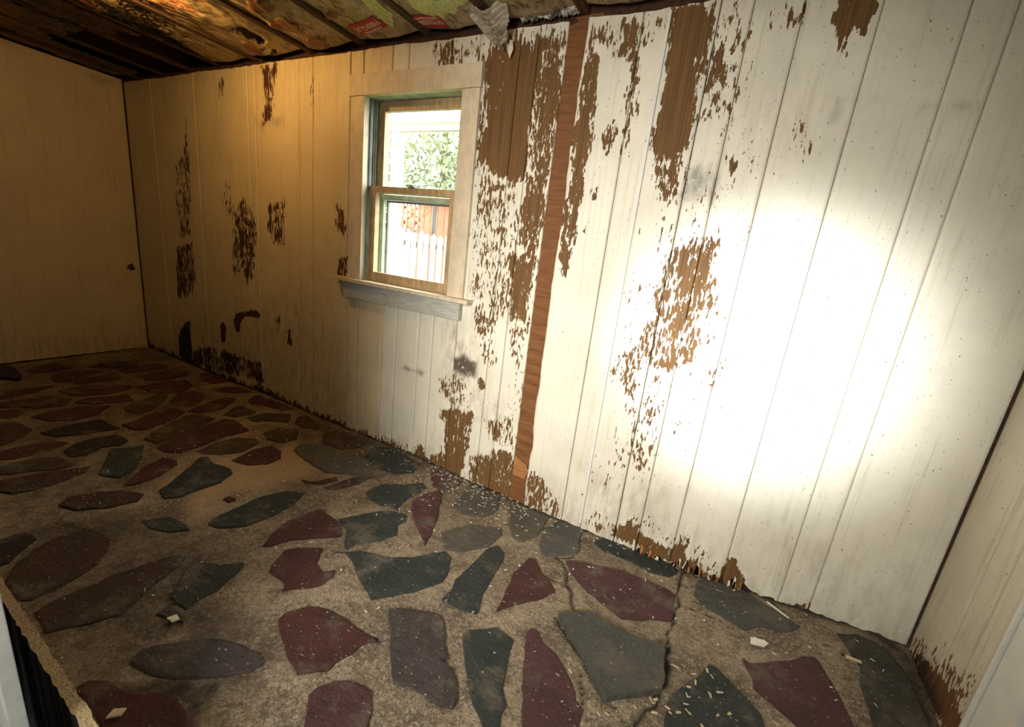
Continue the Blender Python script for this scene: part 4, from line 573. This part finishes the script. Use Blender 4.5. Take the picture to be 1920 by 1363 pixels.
def tree(x, y, h, r, n, seed, label):
    t = empty('leafy_tree', (x, y, -.12)); tag(t, label, 'tree', 'trees behind the fence'); rr = random.Random(seed)
    bm = bmesh.new(); bmesh.ops.create_cone(bm, segments=8, radius1=.13, radius2=.05, depth=h * .9, cap_ends=True)
    for v in bm.verts: v.co.z += h * .45; v.co.x += .12 * math.sin(v.co.z)
    from_bm('trunk', bm, BARK, t); bm = bmesh.new()
    for i in range(n):
        d = Vector((rr.gauss(0, 1), rr.gauss(0, 1), rr.gauss(0, 1))).normalized() * r * rr.random() ** .4; c = Vector((d.x, d.y, h * .62 + d.z * h * .42 / r))
        a = Vector((rr.gauss(0, 1), rr.gauss(0, 1), rr.gauss(0, 1))).normalized(); b_ = a.orthogonal().normalized(); s_ = rr.uniform(.05, .10)
        bm.faces.new([bm.verts.new(c + q) for q in (a * s_, b_ * s_ * .4, -a * s_, -b_ * s_ * .4)])
    f_ = from_bm('foliage', bm, LEAF, t); f_['kind'] = 'stuff'
tree(-4.6, 6.6, 4.6, 1.35, 3600, 1, 'leafy tree at the left of the upper pane view'); tree(-1.75, 6.6, 5.0, 1.35, 3600, 2, 'tall leafy tree in the middle of the upper pane view'); tree(1.1, 6.8, 4.4, 1.35, 3200, 3, 'leafy tree at the right of the upper pane view')

# ------------------------------------------------------------------ things in the room
FIBRE = simple('raw_fibreboard_edge', (.50, .38, .21), .4, 1, .85, .002, 110, 260, 60)
bm = bmesh.new(); n = 90
def bx(i): return 2.55 + 1.45 * i / n
rows = []
for i in range(n + 1):
    u = bx(i); y0 = -1.664 - .035 * (u - 3.1); j = [random.uniform(-.0022, .0022) for _ in range(4)]
    rows.append([bm.verts.new(p) for p in ((u, y0 + j[0], -.05), (u, y0 + j[1], .2 + j[2]), (u, y0 - .022 + j[3], .2 + j[0] - .002), (u, y0 - .022, -.30))])
for a, b in zip(rows[:-1], rows[1:]):
    for q in range(3): bm.faces.new((a[q], b[q], b[q + 1], a[q + 1]))
bm.faces.new(rows[0]); bm.faces.new(rows[-1][::-1])
fb = from_bm('fibreboard_sheet', bm, FIBRE); tag(fb, 'low cut fibreboard sheet with a raw fuzzy top edge beside the white jamb', 'board')
fb.data.materials.append(BLACK_MAT)
for p in fb.data.polygons:
    if abs(p.normal.y) > .5 and p.center.z < .09 and p.center.y < -1.672 - .035 * (p.center.x - 3.1) - .006: p.material_index = 1  # near face coloured black to stand for the cavity's shade
lampE = empty('ceiling_light', (2.12, -.735, 2.312)); tag(lampE, 'bare amber bulb in a porcelain holder under the joists', 'lamp')
bm = bmesh.new(); bmesh.ops.create_cone(bm, segments=20, radius1=.05, radius2=.03, depth=.03, cap_ends=True); hold = from_bm('lamp_holder', bm, WHITE_TRIM, lampE); hold.location = (0, 0, -.005); hold.rotation_euler = (math.pi, 0, 0)
bm = bmesh.new(); bmesh.ops.create_uvsphere(bm, u_segments=20, v_segments=12, radius=.032)
for v in bm.verts:
    if v.co.z > 0: v.co.z *= 1.5; v.co.x *= 1 - v.co.z * 6; v.co.y *= 1 - v.co.z * 6
bulb = from_bm('bulb', bm, None, lampE); bulb.location = (0, 0, -.048)
em = bpy.data.materials.new('glowing_bulb'); em.use_nodes = True; e_ = em.node_tree.nodes['Principled BSDF']; e_.inputs['Emission Color'].default_value = (*BULB_COLOR, 1); e_.inputs['Emission Strength'].default_value = BULB_STRENGTH; bulb.data.materials.append(em)

# torn vapour barrier hanging from the ceiling
k = M('dusty_clear_film', .25, .6); k.color(k.mix(k.ramp(k.noise(18, 5, .7), .35, .7), (.42, .36, .27), (.16, .12, .08))); k.bump(k.noise(35, 4, .7), .01); FILM = k.m
FOIL = M('crinkled_clear_strip', .15, .8); FOIL.color(FOIL.mix(FOIL.ramp(FOIL.noise(25, 4, .7), .45, .62), (.10, .085, .065), (.62, .58, .50))); FOIL.bump(FOIL.noise(40, 3, .7), .02); FOIL = FOIL.m
us = np.linspace(0, 1, 40); vv_ = np.linspace(0, 1, 50); U, V = np.meshgrid(us, vv_, indexing='ij'); u, v = U.ravel(), V.ravel()
wid = .21 * (1 - .72 * v ** 1.5); xx = 3.625 + (u - .5) * wid + .03 * v; fold = np.sin(v * 48 + u * 3) * .004 * (u > .35) + (vnoise(u, v, 6, 101, 3) - .5) * .05 * (.3 + v)
yy = -.17 + .13 * v + fold; zz = 2.285 - .115 * v + .012 * np.sin(u * 9) - .02 * (1 - v) * np.sin(np.pi * u)
m = 50; ii, jj = np.meshgrid(np.arange(39), np.arange(49), indexing='ij'); b0 = (ii * m + jj).ravel()
film = meshgrid_obj('torn_film', np.c_[xx, yy, zz], np.c_[b0, b0 + m, b0 + m + 1, b0 + 1], FILM, None, smooth=True); so_ = film.modifiers.new('s', 'SOLIDIFY'); so_.thickness = .0015
tag(film, 'crumpled torn plastic film hanging from the ceiling right of the window', 'plastic film')
tip = meshgrid_obj('paper_scrap', np.array([(3.665, -.028, 2.20), (3.70, -.03, 2.195), (3.705, -.026, 2.16), (3.69, -.024, 2.125), (3.672, -.025, 2.165)]), np.array([[0, 1, 2, 4]]), KRAFT, film); bm = bmesh.new(); bm.from_mesh(tip.data); bmesh.ops.create_vert(bm, co=(3.69, -.024, 2.125)); bm.verts.ensure_lookup_table(); bm.faces.new((bm.verts[4], bm.verts[2], bm.verts[5])); bm.to_mesh(tip.data); bm.free(); tip.modifiers.new('s', 'SOLIDIFY').thickness = .001
us = np.linspace(0, 1, 70); vv_ = np.linspace(0, 1, 9); U, V = np.meshgrid(us, vv_, indexing='ij'); u, v = U.ravel(), V.ravel()
xx = 3.73 + .28 * u; yy = -.022 - .05 * v + (vnoise(u * 4, v, 6, 103, 3) - .5) * .02; zz = 2.262 + .03 * v * (.6 + .8 * vnoise(u, v, 9, 104)) + (vnoise(u * 5, v, 7, 105, 3) - .5) * .022
m = 9; ii, jj = np.meshgrid(np.arange(69), np.arange(8), indexing='ij'); b0 = (ii * m + jj).ravel()
foil = meshgrid_obj('film_strip', np.c_[xx, yy, zz], np.c_[b0, b0 + m, b0 + m + 1, b0 + 1], FOIL); foil.modifiers.new('s', 'SOLIDIFY').thickness = .001
tag(foil, 'shiny crinkled strip of film along the top of the plank wall', 'plastic film')

# debris on the floor
CHIP = simple('paint_chip_white', (.78, .74, .64), .8, 20, .6, 0); SLIV = simple('pale_wood_sliver', (.62, .50, .33), .7, 20, .7, 0)
def lay(name, pts, cx, cy, ang, mat, label, cat, t=.003, lift=.009, group=None):
    bm = bmesh.new(); prism(bm, pts, 0, t); o = from_bm(name, bm, mat); o.location = (cx, cy, float(fh(cx, cy)) + lift); o.rotation_euler = (0, 0, ang); return tag(o, label, cat, group)
lay('plaster_chip', [(-.035, -.012), (.01, -.022), (.036, -.006), (.028, .008), (-.02, .016)], 5.175, -.29, .5, CHIP, 'largest white paint chip lying on the floor near the right corner', 'paint chip', .004, .006)
lay('wood_sliver', [(-.045, -.0035), (.045, -.002), (.046, .002), (-.044, .004)], 5.245, -.072, -.55, CHIP, 'long thin white sliver lying along the foot of the plank wall', 'wood sliver', .004)
lay('wood_sliver', [(-.024, -.005), (.023, -.006), (.025, .004), (-.022, .006)], 5.475, -.195, .1, SLIV, 'short pale wooden sliver lying on mortar near the right corner', 'wood sliver', .005)
lay('wood_sliver', [(-.06, -.005), (.06, -.004), (.06, .003), (-.058, .005)], 5.66, -.265, 1.9, SLIV, 'pale wooden sliver leaning by the rotted foot of the right wall', 'wood sliver', .004) if False else None
lay('plaster_chip', [(-.018, -.01), (.012, -.014), (.02, .004), (-.004, .012)], 3.455, -1.385, .2, CHIP, 'white paint chip on the dark floor near the low fibreboard', 'paint chip', .005)
lay('plaster_chip', [(-.02, -.01), (.012, -.012), (.018, .006), (-.01, .012)], 3.66, -1.61, .9, SLIV, 'pale flake lying on maroon stone against the fibreboard sheet', 'paint chip', .005)
lay('wood_sliver', [(-.02, -.003), (.02, -.003), (.02, .003), (-.02, .003)], 2.81, -.245, .3, SLIV, 'small pale sliver lying on brown stone below the window', 'wood sliver', .003) if False else None
blk = simple('black_plastic', (.008, .008, .009), .6, 9, .5, .002)
lay('plastic_scrap', [(-.40, -.10), (-.05, -.09), (.16, .0), (.05, .05), (-.15, .085), (-.40, .06)], .33, -.99, .12, blk, 'flat black plastic scrap lying on the far floor at the left', 'plastic scrap', .012, .006)
def scatter(name, n, fn, mat, label, cat):
    bm = bmesh.new()
    for i in range(n):
        cx, cy, L, W_ = fn(); 
        if not (.05 < cx < XR - .03 and -1.6 < cy < -.006) or sdpoly(np.array([cx]), np.array([cy]), SLAB)[0] > -.016: continue
        if name == 'paint_chips' and 4.3 < cx < 5.35 and cy < -.42: continue
        a = random.uniform(0, 6.28); c, s = math.cos(a), math.sin(a); z0 = float(fh(cx, cy)) + .0085
        pts = [(-L, -W_), (L * random.uniform(.6, 1), -W_ * random.uniform(.3, 1)), (L, W_ * .7), (-L * random.uniform(.5, 1), W_)]
        prism(bm, [(cx + c * p - s * q, cy + s * p + c * q) for p, q in pts], z0, z0 + .0015)
    o = from_bm(name, bm, mat); return tag(o, label, cat, None, 'stuff')
def f1():
    if random.random() < .45: return random.gauss(3.75, .25), -abs(random.gauss(.0, .12)), random.uniform(.004, .010), random.uniform(.0008, .002)
    return random.uniform(2.2, 5.6), -abs(random.gauss(0, .55)), random.uniform(.003, .008), random.uniform(.0008, .003)
scatter('paint_chips', 420, f1, CHIP, 'tiny white paint chips scattered over the stone floor', 'paint chips')
def f2(): return min(5.3, max(4.4, 4.93 + random.gauss(0, .12))), -.72 + random.uniform(-.2, .2), random.uniform(.004, .012), random.uniform(.002, .005)
scatter('mortar_crumbs', 70, f2, SLIV, 'pale mortar crumbs strewn around the loose grey flagstone', 'crumbs')
